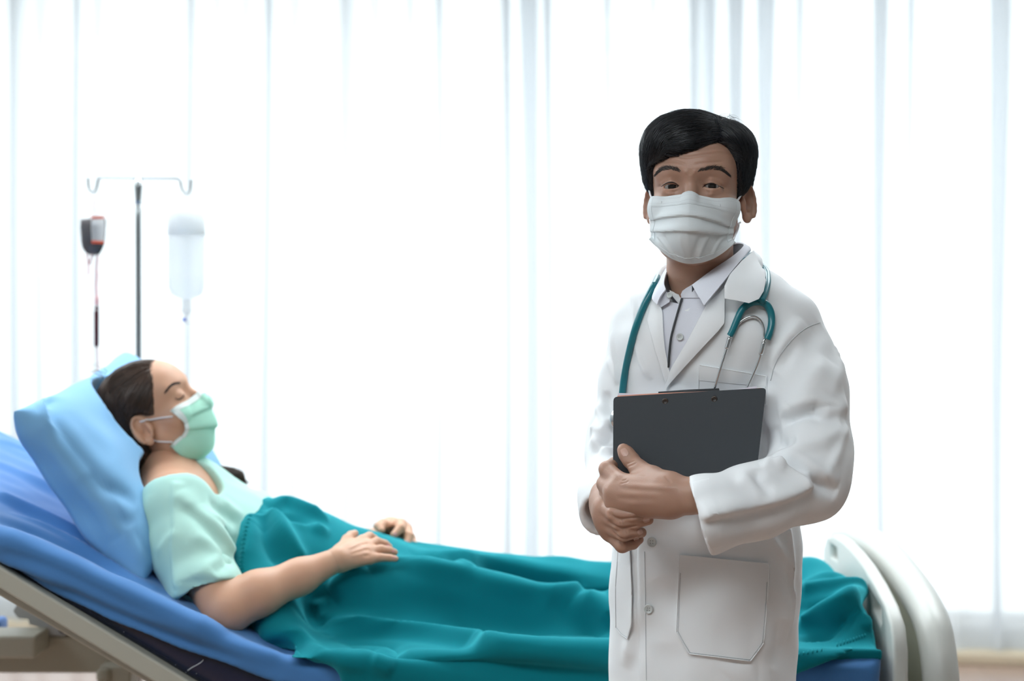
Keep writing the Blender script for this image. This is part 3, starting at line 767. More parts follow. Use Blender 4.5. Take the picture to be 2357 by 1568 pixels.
# her far hand, fingers hanging towards us over the belly
c2_, c2 = c2, (lambda x, y, d, r: c2_(x, y-30, d, r))
V = Vol(P(850, 1300, 3.72)-.05, P(990, 1190, 3.95)+.05, .0016)
V.add(chain([[*wr2, .023], c2(2020, 570, 3.86, .019)], 0), 0)
for a in ([c2(1990, 590, 3.88, .018), c2(1960, 565, 3.82, .0125)], [c2(2030, 590, 3.88, .018), c2(2090, 560, 3.83, .013)], [c2(2060, 610, 3.88, .018), c2(2140, 600, 3.83, .0125)], [c2(2060, 640, 3.88, .016), c2(2170, 670, 3.835, .0115)]):
    V.add(chain(a, .004), .012)
for q in ([c2(1955, 562, 3.82, .0115), c2(1930, 580, 3.80, .0095), c2(1945, 605, 3.79, .0078)],
          [c2(2090, 560, 3.83, .012), c2(2095, 590, 3.80, .0102), c2(2045, 640, 3.785, .0080)],
          [c2(2140, 600, 3.83, .012), c2(2160, 650, 3.80, .0100), c2(2145, 705, 3.785, .0078)],
          [c2(2170, 670, 3.835, .0108), c2(2195, 720, 3.81, .0090), c2(2222, 770, 3.795, .0070)],
          [c2(2000, 620, 3.86, .012), c2(1950, 590, 3.83, .0105), c2(1915, 575, 3.82, .0085)]):
    V.add(chain(q, .003), .005)
v, f = V.mesh(1); bodyparts.append((v, f))
farb = bvh_of(v, f)
bo = obj('body', join_quads(bodyparts), m_skinw, pat)
for b_, x, y, ang, ln, wd in ((nearb, 1996, 692, -25, 8, 5), (nearb, 2036, 738, -15, 8, 5), (nearb, 2044, 789, -5, 8, 4.5), (farb, 2052, 606, -130, 9, 8), (farb, 2147, 668, -100, 9, 8), (farb, 2216, 736, -65, 9, 7)):
    q = nail_on(b_, 300+x/3.367, 1050+y/3.367, ang, ln, wd)
    if q: obj('fingernail', q, m_nailw, bo, True, fix=True)
# closed eye: lash line and brow
rows = []
def lay(bvh, pts, off): 
    out = []
    for x, y in pts:
        h = hit(bvh, x, y)
        if h: out.append(h[0]+h[1]*off)
    return np.array(out)
def c1(x, y): return (140+x/3.92, 770+y/3.92)
m_lash = mat('dark lashes', (.02, .012, .010), .6)
q = lay(head_b, spline([c1(1030, 578), c1(1062, 586), c1(1090, 572), c1(1112, 545)], 6), .0006)
if len(q) > 3: obj('eyelashes', tube(q, np.interp(np.linspace(0, 1, len(q)), [0, .5, 1], [.0005, .0013, .0006]), 6), m_lash, bo)
S = []; Nn = []
bl = spline([c1(945, 520), c1(975, 480), c1(1010, 452), c1(1045, 440), c1(1078, 440)], 40)
for i, (x, y) in enumerate(bl[:-4]):
    for _ in range(4):
        t = i/len(bl); wdt = .5+3.0*math.sin(math.pi*min(1, t*.75+.18))
        x1, y1 = x+random.gauss(0, .5), y+random.uniform(-wdt, wdt)*.75; nx, ny = bl[max(0, i-26)]
        dd = unit(np.array([nx-x, ny-y])) if i else np.array([-.7, .7]); e = (x1+dd[0]*5, y1+dd[1]*5+random.gauss(0, .5)-.6)
        q = lay(head_b, [(x1, y1), ((x1+e[0])/2, (y1+e[1])/2), e], .0007)
        if len(q) == 3: S.append(q); Nn.append(np.repeat([[0, -1., .2]], 3, 0))
if S: obj('eyebrow', strand_mesh(np.array(S), np.array(Nn), (.00055, .0002)), m_lash, bo)
# ---------------------------------------------------------------- hair: smooth cap combed back to the nape, tail over the far shoulder
def hairline_w(a):       # height of the hairline around the head, a = azimuth from the face (deg)
    return np.interp(abs(a), [0, 20, 38, 52, 63, 72, 80, 90, 102, 112, 122, 150, 180], [.075, .070, .056, .034, .010, -.010, -.004, .010, .012, -.010, -.065, -.105, -.115])
V = Vol((-.125, -.15, -.16), (.125, .13, .145), .0021)
cap = Vol(V.lo, V.lo+V.h*(V.n-1), V.h)
def hcap(X, Y, Z):
    d = ell((0, -.012, .030), (.086, .106, .087))(X, Y, Z)
    d = smin(d, ell((0, -.045, -.045), (.070, .062, .085))(X, Y, Z), .04)
    az = np.degrees(np.arctan2(np.abs(X), Y+.0*Z)); hl = hairline_w(az)
    d = -smin(-d, Z-hl, .014)
    core = ell((0, -.008, .030), (.070, .090, .070))(X, Y, Z)
    return np.maximum(d, -core)
hcap.lo = np.array([-.12, -.14, -.15]); hcap.hi = np.array([.12, .12, .14]); V.add(hcap, 0)
v, f = V.mesh(3); hv = HW.w(v); hf = HW.f(f); cap_b = bvh_of(v, f)
hr = obj('hair', (hv, hf), m_hairw, pat)
nrm = normals(v, f); keep = np.where((np.linalg.norm(v/np.array([.086, .106, .087]), axis=1) > .8))[0]
seeds = v[RNG.choice(keep, 5200)]
def fieldw(p):
    x, y, z = p; nape = Vector((0, -.075, -.12)); d = nape-Vector(p); d.normalize()
    if y > -.02: d = d*.7+Vector((0, -.9, -.25+(.35 if z > .07 else 0)))
    return d
sv, sf = strands(cap_b, seeds, fieldw, .075, 9, (.0002, .0022), (.0010, .0003), .10)
obj('hair_strands', (HW.w(sv), HW.f(sf)), m_hairw, pat)['kind'] = 'stuff'
# flyaways at the crown
fl = []; fn = []
for _ in range(46):
    t0 = random.random(); a = np.array(c1(150+130*t0+random.gauss(0, 25), 600-300*t0+random.gauss(0, 20))); p0 = P(*a, 3.72+random.uniform(-.04, .04)); b0 = P(*c1(240+190*t0, 560-230*t0), 3.72)
    mid = (p0+b0)/2+np.array([-.004, 0, .010])+RNG.normal(size=3)*.004; q = spline(np.array([b0, mid, p0]), 4)[:8]; fl.append(q); fn.append(np.repeat([[0, -1., 0]], len(q), 0))
obj('stray_hairs', strand_mesh(np.array(fl), np.array(fn), (.0003, .00012)), m_hairw, pat)['kind'] = 'stuff'
# tail over the far shoulder
tl = np.array([P(*c1(1180, 1150), 3.80), P(*c1(1270, 1190), 3.86), P(*c1(1340, 1235), 3.885), P(*c1(1420, 1265), 3.89), P(*c1(1510, 1295), 3.885), P(*c1(1580, 1320), 3.875), P(*c1(1650, 1350), 3.87)])
ts = spline(tl, 5); rad = np.interp(np.linspace(0, 1, len(ts)), [0, .15, .4, .7, .9, 1], [.010, .012, .016, .021, .020, .008])
to = obj('hair_tail', tube(ts, rad, 14), m_hairw, pat)
S = []; Nn = []
for _ in range(900):
    i0 = random.randint(0, len(ts)-12); ln = random.randint(9, 16); ph_ = random.uniform(0, 6.28); pts = []; ns = []
    for k in range(9):
        t = i0+ln*k/8; i = min(int(t), len(ts)-1); c = ts[i]+(ts[min(i+1, len(ts)-1)]-ts[i])*(t-int(t)); ex = max(0, t-len(ts)+1)
        c = c+(ts[-1]-ts[-3])*ex*.3
        d = np.array([math.cos(ph_)*.35, math.sin(ph_), math.cos(ph_)]); d = unit(d)
        pts.append(c+d*rad[i]*(1.0+.18*(k/8)**2)); ns.append(d)
    S.append(pts); Nn.append(ns)
obj('hair_tail_strands', strand_mesh(np.array(S), np.array(Nn), (.0010, .0003)), m_hairw, pat)['kind'] = 'stuff'

# ---------------------------------------------------------------- mint green hospital top
V = Vol((-.90, 3.36, .74), (-.12, 4.10, 1.16), .0042)
V.add(chain([(-.685, 3.72, 1.004, .068), (-.600, 3.72, .932, .104), (-.46, 3.72, .858, .098), (-.30, 3.72, .82, .085)], .03, ((0, 1, 0), .62)), .03, .06)
V.add(chain([(*sh1, .066), (-.655, 3.72, 1.018, .064), (*sh2, .066)], .03), .05, .05)
ax1 = np.array([-.585, 3.43, .875])-np.array(sh1)
hemc = P(478, 1372, 3.42)
slv = chain([(*(np.array(sh1)+(0, -.004, -.002)), .069), (*(np.array(sh1)*.5+hemc*.5+np.array([-.004, 0, 0])), .071), (*hemc, .070), (*(hemc+(hemc-np.array(sh1))*.3), .070)], .02)
hn = unit(P(478, 1372, 3.42)-P(445, 1255, 3.47))
slv = inter(slv, plane(hemc+hn*.004, hn), .004)
slv = minus(slv, chain([(*(hemc-hn*.035), .058), (*(hemc+hn*.06), .064)], 0), .004)
V.add(slv, .03, .03)
V.add(chain([(*sh2, .066), (-.57, 3.99, .93, .066)], .02), .03)
# neck opening
ncut = chain([(*HW.w((0, -.022, -.06)), .050), (*P(385, 1074, 3.59), .080), (*P(438, 1100, 3.62), .068)], .02)
V.cut(ncut, .006)
v, f = V.mesh(2)
def g2(x, y): return (300+x/3.367, 1050+y/3.367)
v = folds(v, f, [
    ([g2(365, 285), g2(470, 395), g2(630, 520), g2(745, 660), g2(800, 770)], .010, .012, .022, .15),
    ([g2(430, 390), g2(560, 520), g2(690, 680), g2(740, 790)], -.007, .014),
    ([g2(555, 370), g2(630, 470), g2(720, 540), g2(800, 640)], .008, .010, .020),
    ([g2(600, 340), g2(700, 430), g2(800, 510), g2(850, 600)], -.006, .014),
    ([g2(700, 330), g2(800, 420), g2(870, 480)], .005, .012),
    ([g2(335, 190), g2(338, 400), g2(338, 560), g2(325, 760), g2(360, 1040)], .0045, .004, .016, .05),
    ([g2(340, 570), g2(260, 680), g2(200, 770)], .004, .010),
    ([g2(470, 620), g2(600, 660), g2(720, 760)], .005, .016),
    ([g2(640, 900), g2(720, 840), g2(790, 770)], -.009, .013),
    ([g2(500, 960), g2(600, 860), g2(760, 790)], .004, .014),
    ([g2(140, 300), g2(130, 500), g2(190, 760)], .004, .014),
    ([g2(380, 985), g2(560, 972), g2(700, 968), g2(835, 972)], -.0016, .0035, .0035, .02),
])
v = wobble(v, f, .0012, 70, 5)
gown = obj('hospital_top', (v, f), m_gown, pat)
# lining of the sleeve turned out under the arm
lf = sheet([(389, 1345), (405, 1361), (436, 1374), (446, 1386), (440, 1398), (428, 1408), (426, 1416), (446, 1420), (430, 1420), (410, 1400)], rbf([(389, 1345, 3.425), (446, 1386, 3.40), (426, 1416, 3.425), (446, 1420, 3.41), (410, 1400, 3.435), (436, 1374, 3.40)]), .004, 6)
obj('sleeve_lining', lf, m_gown, gown, True, fix=True)

# ---------------------------------------------------------------- her green mask: hems, pleats, loops
m_gmask = mat('green mask', (.42, .78, .62), .85, bump=(300, .12, .0008))
m_whem = mat('mask hem', (.78, .86, .83), .8)
m_loop = mat('elastic loop', (.85, .86, .88), .7)
gm = empty('face_mask', P(440, 980, 3.68)); tag(gm, 'pale green pleated surgical mask on the reclining woman', 'face mask')
def mask_surface(rows, nu_=33, pl=()):
    """rows: for each height from the nose to the chin, local points (front y,z) and cheek edge (x,y,z); lofts edge - front - edge"""
    rows = np.asarray(rows, float); rs = spline(rows, 8); nv_ = len(rs); vv = np.zeros((nv_, nu_, 3))
    for i, (fy, fz, ex, ey, ez) in enumerate(rs):
        s = np.linspace(-1, 1, nu_); a = np.abs(s)
        pw = 1.55
        vv[i, :, 0] = np.sign(s)*ex*(1-(1-a)**1.25*(1-0))*1.0
        vv[i, :, 1] = fy+(ey-fy)*a**pw; vv[i, :, 2] = fz+(ez-fz)*a**1.2
    return vv
cl = lambda x, y, d: HW.l(P(*c1(x, y), d))
pts_front = [c1(1228, 528), c1(1300, 590), c1(1350, 670), c1(1385, 770), c1(1385, 860), c1(1360, 940), c1(1325, 1005), c1(1262, 1060), c1(1204, 1108)]
pts_edge = [c1(1003, 706), c1(1055, 742), c1(1098, 780), c1(1118, 820), c1(1120, 868), c1(1096, 905), c1(1060, 935), c1(1020, 966), c1(984, 1000)]
rows = []
for a, b in zip(pts_front, pts_edge):
    fl_ = HW.l(P(*a, 3.70)); el_ = HW.l(P(*b, 3.655)); rows.append((fl_[1], fl_[2], .060, el_[1]-.000, el_[2]))
ms = mask_surface(rows, 41); nv_, nu_ = ms.shape[:2]
# pleats: steps in the cloth
t_ = np.linspace(0, 1, nv_)
nl = normals(ms.reshape(-1, 3), np.stack([(np.arange(nv_-1)[:, None]*nu_+np.arange(nu_-1)[None]+o).ravel() for o in (0, 1, nu_+1, nu_)], 1)).reshape(nv_, nu_, 3)
if nl[nv_//2, nu_//2, 1] < 0: nl = -nl
for c0 in (.24, .47, .70):
    st = np.where(t_ < c0, np.exp(-((t_-c0)/.10)**2), 0)*.0042-np.where(t_ >= c0, np.exp(-((t_-c0)/.05)**2), 0)*.0015
    s_ = np.linspace(-1, 1, nu_); ms += nl*(st[:, None]*(.35+.65*np.cos(s_*1.5)**.5)[None])[..., None]
def shell(g, th=.0012, flip=False):
    nv_, nu_ = g.shape[:2]; ii = (np.arange(nv_-1)[:, None]*nu_+np.arange(nu_-1)[None]).ravel(); f = np.stack([ii, ii+1, ii+nu_+1, ii+nu_], 1)
    v = g.reshape(-1, 3); n = normals(v, f); m = len(v); fa = [f, f[:, ::-1]+m]
    bd = list(range(nu_))+[i*nu_+nu_-1 for i in range(1, nv_)]+[(nv_-1)*nu_+i for i in range(nu_-2, -1, -1)]+[i*nu_ for i in range(nv_-2, 0, -1)]
    bd = np.array(bd); nx = np.roll(bd, -1); fa.append(np.stack([nx, bd, bd+m, nx+m], 1))
    return np.vstack([v+n*th/2, v-n*th/2]), np.vstack(fa)
mw = HW.w(ms.reshape(-1, 3))
for i in range(len(mw)):                     # the cloth stays clear of the face
    loc, nr, _, _ = head_b.find_nearest(Vector(mw[i])); d_ = float((Vector(mw[i])-loc).dot(nr))
    if d_ < .004: mw[i] = np.array(loc)+np.array(nr)*.004
ms = HW.l(mw).reshape(ms.shape); q_ = ms.copy()
for _ in range(2): q_[1:-1, 1:-1] = (q_[:-2, 1:-1]+q_[2:, 1:-1]+q_[1:-1, :-2]+q_[1:-1, 2:])/4*.5+q_[1:-1, 1:-1]*.5
ms = q_
gv, gf = shell(ms, .0015)
mo = obj('mask_cloth', (HW.w(gv), HW.f(gf)), m_gmask, gm, fix=True)
def strip(g, nl, off, th=.0012):
    a, b = shell(g+nl*off, th); return HW.w(a), HW.f(b)
k1 = max(4, int(nv_*.10))
for nm, sl_ in (('nose_hem', (slice(0, k1), slice(None))), ('chin_hem', (slice(nv_-k1+1, nv_), slice(None))), ('side_hem', (slice(None), slice(0, 3))), ('side_hem', (slice(None), slice(nu_-3, nu_)))):
    obj(nm, strip(ms[sl_], nl[sl_], .0012), m_whem if 'side' in nm or 'nose' in nm else m_gmask, gm, fix=True)
for pts in ([(1012, 742), (900, 752), (800, 768), (715, 787)], [(1008, 970), (930, 966), (838, 958)]):
    q = lay(head_b, spline([c1(*p) for p in pts], 6), .0022)
    if len(q) > 2: obj('ear_loop', tube(q, .0014, 8), m_loop, gm)
for s_, nmz in ((-1, 'far'),):
    q = HW.w(np.array([(-.060, ms[4, 0, 1], ms[4, 0, 2]), (-.074, .03, -.015), (-.080, .004, .004), (-.084, -.018, -.02), (-.078, .0, -.052), (-.066, .03, -.06), (-.058, ms[-3, 0, 1], ms[-3, 0, 2])]))
    obj('ear_loop', tube(spline(q, 5), .0014, 8), m_loop, gm)

# ---------------------------------------------------------------- pillow
pc = np.array([-.778, 3.715, 1.082]); pb = unit((.55, 0, -.82)); pa = unit((.10, 1, .14)); pn = unit(np.cross(pb, pa)); pn = pn if pn[0] > 0 else -pn; pb = unit(np.cross(pa, pn)); pb = pb if pb[0] > 0 else -pb
n_ = 90; uu, vv_ = np.meshgrid(np.linspace(-1, 1, n_), np.linspace(-1, 1, n_), indexing='ij')
th_ = np.clip(1-uu**8, 0, 1)**.42*np.clip(1-np.abs(vv_)**2.6, 0, 1)**.5
cor = 1-.07*(1-np.abs(uu)**2)*np.abs(vv_)**3; cor2 = 1-.06*(1-np.abs(vv_)**2)*np.abs(uu)**3
gu = uu*.335*cor2; gv_ = vv_*.205*cor
def pil(sgn, T): return pc+gu[..., None]*pa+gv_[..., None]*pb+(sgn*T*th_)[..., None]*pn
top = pil(1, .072).reshape(-1, 3); bot = pil(-1, .060).reshape(-1, 3)
ii = (np.arange(n_-1)[:, None]*n_+np.arange(n_-1)[None]).ravel(); fq_ = np.stack([ii, ii+1, ii+n_+1, ii+n_], 1)
rim = (np.abs(uu.ravel()) > .9999) | (np.abs(vv_.ravel()) > .9999); remap = np.where(rim, np.arange(n_*n_), np.arange(n_*n_)+n_*n_)
pv = np.vstack([top, bot]); pf = np.vstack([fq_, remap[fq_[:, ::-1]]])
# the head and shoulders sink in
for c, r in ((HW.w((0, -.015, .015)), .120), (HW.w((0, -.045, -.055)), .090), (HW.w((0, -.040, -.12)), .085), (np.array([-.655, 3.62, 1.02]), .11), (np.array([-.655, 3.80, 1.00]), .11)):
    d = pv-c; hh = d@pn; rho = np.linalg.norm(d-hh[:, None]*pn, axis=1); lim = -np.sqrt(np.clip(r*r-rho**2, 0, None))
    w_ = (rho < r) & (hh > lim); w_[n_*n_:] = False
    pv[w_] += pn*(lim-hh)[w_, None]
pcheck = normals(pv, pf)
if pcheck[n_*n_//2]@pn < 0: pf = pf[:, ::-1]
pv = relax(pv, pf, 3)
def c3p(x, y): return (x/1.99, 780+y/1.99)
pv = folds(pv, pf, [
    ([c3p(205, 275), c3p(240, 380), c3p(320, 510), c3p(410, 620), c3p(480, 720), c3p(570, 885)], .012, .006, .022, .05),
    ([c3p(195, 290), c3p(225, 400), c3p(300, 530), c3p(390, 640), c3p(460, 740), c3p(555, 900)], -.012, .008, .014, .05),
    ([c3p(400, 610), c3p(450, 670), c3p(560, 700), c3p(630, 760)], .010, .014),
    ([c3p(420, 640), c3p(480, 700), c3p(600, 830)], -.009, .012),
    ([c3p(140, 440), c3p(220, 620), c3p(350, 780), c3p(520, 950)], .010, .018),
    ([c3p(600, 880), c3p(650, 940), c3p(690, 1010)], .004, .01),
    ([c3p(560, 880), c3p(620, 930), c3p(660, 1020)], -.004, .008),
    ([c3p(300, 330), c3p(400, 440), c3p(520, 560)], .004, .03),
    ([c3p(430, 190), c3p(520, 130), c3p(600, 100)], .005, .012), ([c3p(450, 215), c3p(560, 150), c3p(640, 110)], -.004, .010)])
pv = wobble(pv, pf, .0018, 45, 9)
us = np.unique(pf); im = np.zeros(len(pv), int); im[us] = np.arange(len(us)); pv, pf = pv[us], im[pf]
po = obj('pillow', (pv, pf), m_pillow); tag(po, 'plump light blue pillow behind the reclining woman\'s head', 'pillow')

# ---------------------------------------------------------------- teal blanket over body and legs
V = Vol((-.60, 3.22, .56), (.70, 4.20, 1.06), .0050)
V.add(chain([(-.545, 3.74, .890, .119), (-.44, 3.73, .857, .121), (-.30, 3.72, .815, .112), (-.12, 3.72, .785, .098)], .03, ((0, 1, 0), .62)), .05, .10)
V.add(chain([(-.30, 3.58, .815, .080), (-.16, 3.555, .812, .078), (-.03, 3.55, .790, .070), (.08, 3.55, .772, .062), (.26, 3.55, .780, .064), (.52, 3.58, .790, .052), (.62, 3.60, .812, .042)], .03), .05, .10)
V.add(chain([(-.24, 3.83, .815, .082), (.10, 3.84, .800, .066), (.32, 3.84, .790, .058), (.55, 3.83, .795, .048), (.62, 3.83, .815, .042)], .03), .05, .10)
slabp = [(.668, .752), (-.33, .752), (-.40, .762), (-.40, .772), (-.33, .770), (.668, .770)]
V.add(slabfun(slabp, 3.268, 4.17, .008), .075, .10)
V.add(slabfun([(.666, .60), (.666, .768), (-.30, .768), (-.30, .60)], 3.258, 3.286, .01), .05, .10)
V.add(chain([(.60, 3.50, .80, .03), (.628, 3.42, .808, .032), (.630, 3.60, .815, .034), (.630, 3.84, .812, .034)], .02), .07, .08)
V.add(chain([(-.50, 3.56, .90, .045), (-.48, 3.48, .84, .05), (-.44, 3.42, .79, .04)], .02), .08, .08)
sl = (slice(None),)*3; gx = (V.lo[0]+V.h*np.arange(V.n[0]))[:, None, None]; gy = (V.lo[1]+V.h*np.arange(V.n[1]))[None, :, None]; gz = (V.lo[2]+V.h*np.arange(V.n[2]))[None, None, :]
# chest edge of the blanket, and its lower hem on the near side
xe = np.interp(gz, [.70, .745, .765, .79, .85, .92, .97, 1.02], [-.36, -.42, -.480, -.513, -.535, -.540, -.530, -.500])+np.interp(gy, [3.3, 3.5, 3.72, 3.95], [.0, .0, .0, .02])
V.D = np.maximum(V.D, (xe-gx).astype(np.float32))
hemz = np.interp(gx, [-.50, -.40, -.30, -.10, .1, .30, .45, .57, .66, .70], [.755, .742, .715, .660, .64, .67, .722, .765, .797, .80])
V.D = np.where(gy < 3.31, np.maximum(V.D, (hemz-gz)), V.D).astype(np.float32)
# hollow underneath, so that it lies on the mattress and the body
under = slabfun([(.72, .755), (-.44, .755), (-.60, .84), (-.60, .4), (.72, .4)], 3.285, 4.3, .004)
V.cut(under, 0)
v, f = V.mesh(3)
def b7(x, y): return (500+x/2.481, 1100+y/2.481)
v = folds(v, f, [(a, b*2.0, *c) for a, b, *c in [
    ([(847, 1312), (903, 1297), (963, 1305), (1064, 1326), (1145, 1350), (1246, 1370), (1326, 1364), (1411, 1360), (1480, 1362)], .011, .016, .034, .12),
    ([(860, 1370), (980, 1385), (1100, 1412), (1250, 1440), (1420, 1450)], -.012, .045),
    ([b7(1130, 445), b7(1350, 455), b7(1600, 500), b7(1900, 555), b7(2260, 580)], .010, .020, .03),
    ([b7(1250, 480), b7(1500, 530), b7(1800, 610), b7(2100, 620)], -.009, .024),
    ([b7(1240, 455), b7(1340, 500), b7(1460, 560)], .008, .016),
    ([(750, 1434), (863, 1455), (1024, 1479), (1225, 1503), (1407, 1511), (1500, 1512)], .016, .020, .030, .1),
    ([(770, 1470), (900, 1492), (1050, 1520), (1250, 1545), (1400, 1548)], -.012, .026),
    ([b7(2050, 680), b7(2140, 720), b7(2260, 840)], .012, .020, .03),
    ([b7(1900, 700), b7(2060, 780), b7(2200, 880)], -.008, .03),
    ([b7(575, 690), b7(590, 760), b7(620, 835)], .006, .014, .02),
    ([b7(540, 720), b7(540, 800), b7(560, 880)], -.003, .022),
    ([b7(310, 190), b7(340, 270), b7(400, 370), b7(450, 450), b7(500, 530)], .011, .013, .024, .15),
    ([b7(250, 230), b7(290, 340), b7(360, 450), b7(420, 540)], -.010, .024),
    ([b7(180, 160), b7(200, 300), b7(170, 450), b7(130, 560)], .007, .016, .02),
    ([b7(300, 170), b7(400, 160), b7(520, 200), b7(640, 250)], .010, .014, .03),
    ([b7(310, 210), b7(430, 230), b7(560, 290)], -.007, .018),
    ([b7(420, 260), b7(540, 280), b7(640, 330)], .006, .018),
    ([b7(130, 908), b7(300, 898), b7(440, 885), b7(500, 930), b7(560, 985), b7(700, 1040), b7(860, 1080)], .006, .014, .02, .12),
    ([b7(300, 960), b7(440, 980), b7(560, 1040), b7(720, 1090)], -.004, .02),
    ([b7(880, 1030), b7(960, 1070), b7(1010, 1085)], .006, .016),
    ([b7(850, 520), b7(780, 550), b7(700, 600), b7(640, 660)], .010, .016, .03),
    ([(1840, 1365), (1900, 1358), (1945, 1358), (1980, 1364)], .010, .014, .03, .1),
    ([(1836, 1450), (1890, 1418), (1940, 1392), (1985, 1368)], .014, .014, .022, .1),
    ([(1850, 1480), (1920, 1440), (1975, 1400)], -.012, .02),
    ([(1840, 1395), (1890, 1385), (1940, 1375)], -.010, .016),
    ([(1840, 1340), (1900, 1328), (1960, 1325)], -.004, .02),
    ([(1975, 1362), (1992, 1400), (1998, 1450)], .004, .012)]])
v = wobble(v, f, .0022, 26, 21)
bl_o = obj('blanket', (v, f), m_blanket); tag(bl_o, 'teal fleece blanket draped over the woman and hanging off the bed', 'blanket')

# ================================================================ THE DOCTOR
m_skinm = mat('skin man', (.42, .245, .175), .46, sss=.22, bump=(420, .30, .0006), vary=(22, .10))
m_hairm = mat('black hair', (.014, .016, .020), .30, spec=.6, island=.45)
m_brow = mat('brow hair', (.05, .042, .037), .6)
m_nailm = mat('finger nail', (.55, .34, .27), .28)
m_coat = mat('white coat cotton', (.86, .885, .90), .8, sheen=.15, bump=(700, .12, .0006))
m_shirt = mat('pale lavender shirt', (.74, .76, .83), .75, bump=(900, .35, .0006))
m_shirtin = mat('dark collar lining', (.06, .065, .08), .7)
m_trim = mat('charcoal piping', (.045, .05, .055), .6)
m_btn = mat('pearl button', (.62, .66, .65), .22, spec=.6)
m_trous = mat('dark trousers', (.05, .055, .07), .8)
m_shoe = mat('black shoe', (.02, .02, .02), .35)
doc = empty('person', (P(1625, 1400, 3.03)[0], 3.03, 0)); doc.name = 'person'
tag(doc, 'man with black hair in white coat standing with folded hands before the bed', 'person')
yaw = math.radians(13)
HD = Frame(P(1606, 436, 3.0), (-math.sin(yaw), -math.cos(yaw), .02), (0, 0, 1), 1.0, -1)     # x axis to the picture's right
V = Vol((-.12, -.14, -.24), (.12, .15, .125), .0017); head_shape(V, False, True)
nb = HD.l(P(1612, 640, 3.015)); nb2 = HD.l(P(1608, 720, 3.03))
V.add(chain([(0, -.018, -.05, .052), (*(nb*.5+np.array((0, -.018, -.05))*.5), .050), (*nb, .051), (*nb2, .07)], .02), .025)
v, f = V.mesh(2); v = HD.w(v); f = HD.f(f)
def fc(x, y): return (1470+x/9.43, 370+y/9.43)
v = folds(v, f, [
    ([fc(380, 575), fc(480, 545), fc(560, 480), fc(680, 425), fc(800, 440), fc(900, 500)], -.0016, .0022),
    ([fc(1370, 520), fc(1480, 455), fc(1600, 430), fc(1720, 480), fc(1850, 580), fc(1960, 600)], -.0016, .0022),
    ([fc(900, 590), fc(840, 650), fc(700, 680), fc(560, 650)], -.0012, .003), ([fc(1380, 620), fc(1480, 680), fc(1620, 690), fc(1760, 660)], -.0012, .003),
    ([fc(500, 20), fc(800, 20), fc(950, 60), fc(1050, 120)], -.0014, .0022), ([fc(1180, 100), fc(1400, 50), fc(1700, 30), fc(1850, 10)], -.0013, .0022),
    ([(1535, 352), (1575, 362), (1610, 358), (1660, 352), (1690, 360)], -.0012, .0022), ([(1560, 342), (1620, 345), (1680, 338)], -.0010, .002),
    ([fc(1120, 180), fc(1110, 260), fc(1100, 330)], -.0010, .003), ([fc(1020, 200), fc(1010, 300)], .0010, .003), ([fc(1210, 200), fc(1220, 300)], .0010, .003)])
face = (v, f); face_b = bvh_of(v, f)
# unseen body under the clothes
YAW = math.radians(25); ca, sa = math.cos(YAW), math.sin(YAW)
V = Vol((-.12+.25, 2.75, .05), (.75, 3.3, 1.50), .008)
shL = P(1815, 740, 2.985); shR = P(1478, 740, 3.095)
V.add(chain([[*P(1612, 680, 3.03), .055], [*P(1615, 800, 3.04), .085], [*P(1622, 1000, 3.04), .085], [*P(1626, 1300, 3.04), .09]], .03, ((ca, -sa, 0), .66)), 0, .05)
V.add(chain([[*P(1790, 775, 2.99), .028], [*P(1612, 720, 3.035), .040], [*P(1500, 775, 3.09), .028]], .02), .03)
def leg(px, d): return chain([[*P(px, 1330, d), .075], [P(px, 1500, d)[0], d-.01, .50, .055], [P(px, 1500, d)[0], d+.01, .12, .042]], .02)
V.add(leg(1555, 3.06), .03); V.add(leg(1690, 3.01), .03)
elL, wrL = P(1864, 1112, 2.875), P(1592, 1143, 2.785)
elR, wrR = P(1422, 1040, 3.07), P(1384, 1140, 2.925)
V.add(chain([[*P(1800, 780, 2.99), .030], [*P(1868, 1050, 2.91), .028], [*elL, .028], [*(elL*.5+wrL*.5), .028], [*wrL, .026]], .01), .02)
V.add(chain([[*P(1490, 780, 3.09), .028], [*P(1430, 1000, 3.085), .024], [*elR, .024], [*P(1410, 1100, 3.01), .022], [*P(1392, 1150, 2.94), .022]], .01), .02)
torso = V.mesh(2)
# ---------------------------------------------------------------- his two hands
def h3(x, y, d, r): return [*P(1330+x/3.564, 860+y/3.564, d), r]
V = Vol(P(1355, 1275, 2.72)-np.array([.02, .03, .02]), P(1640, 1010, 2.98)+np.array([.04, .04, .02]), .0016)
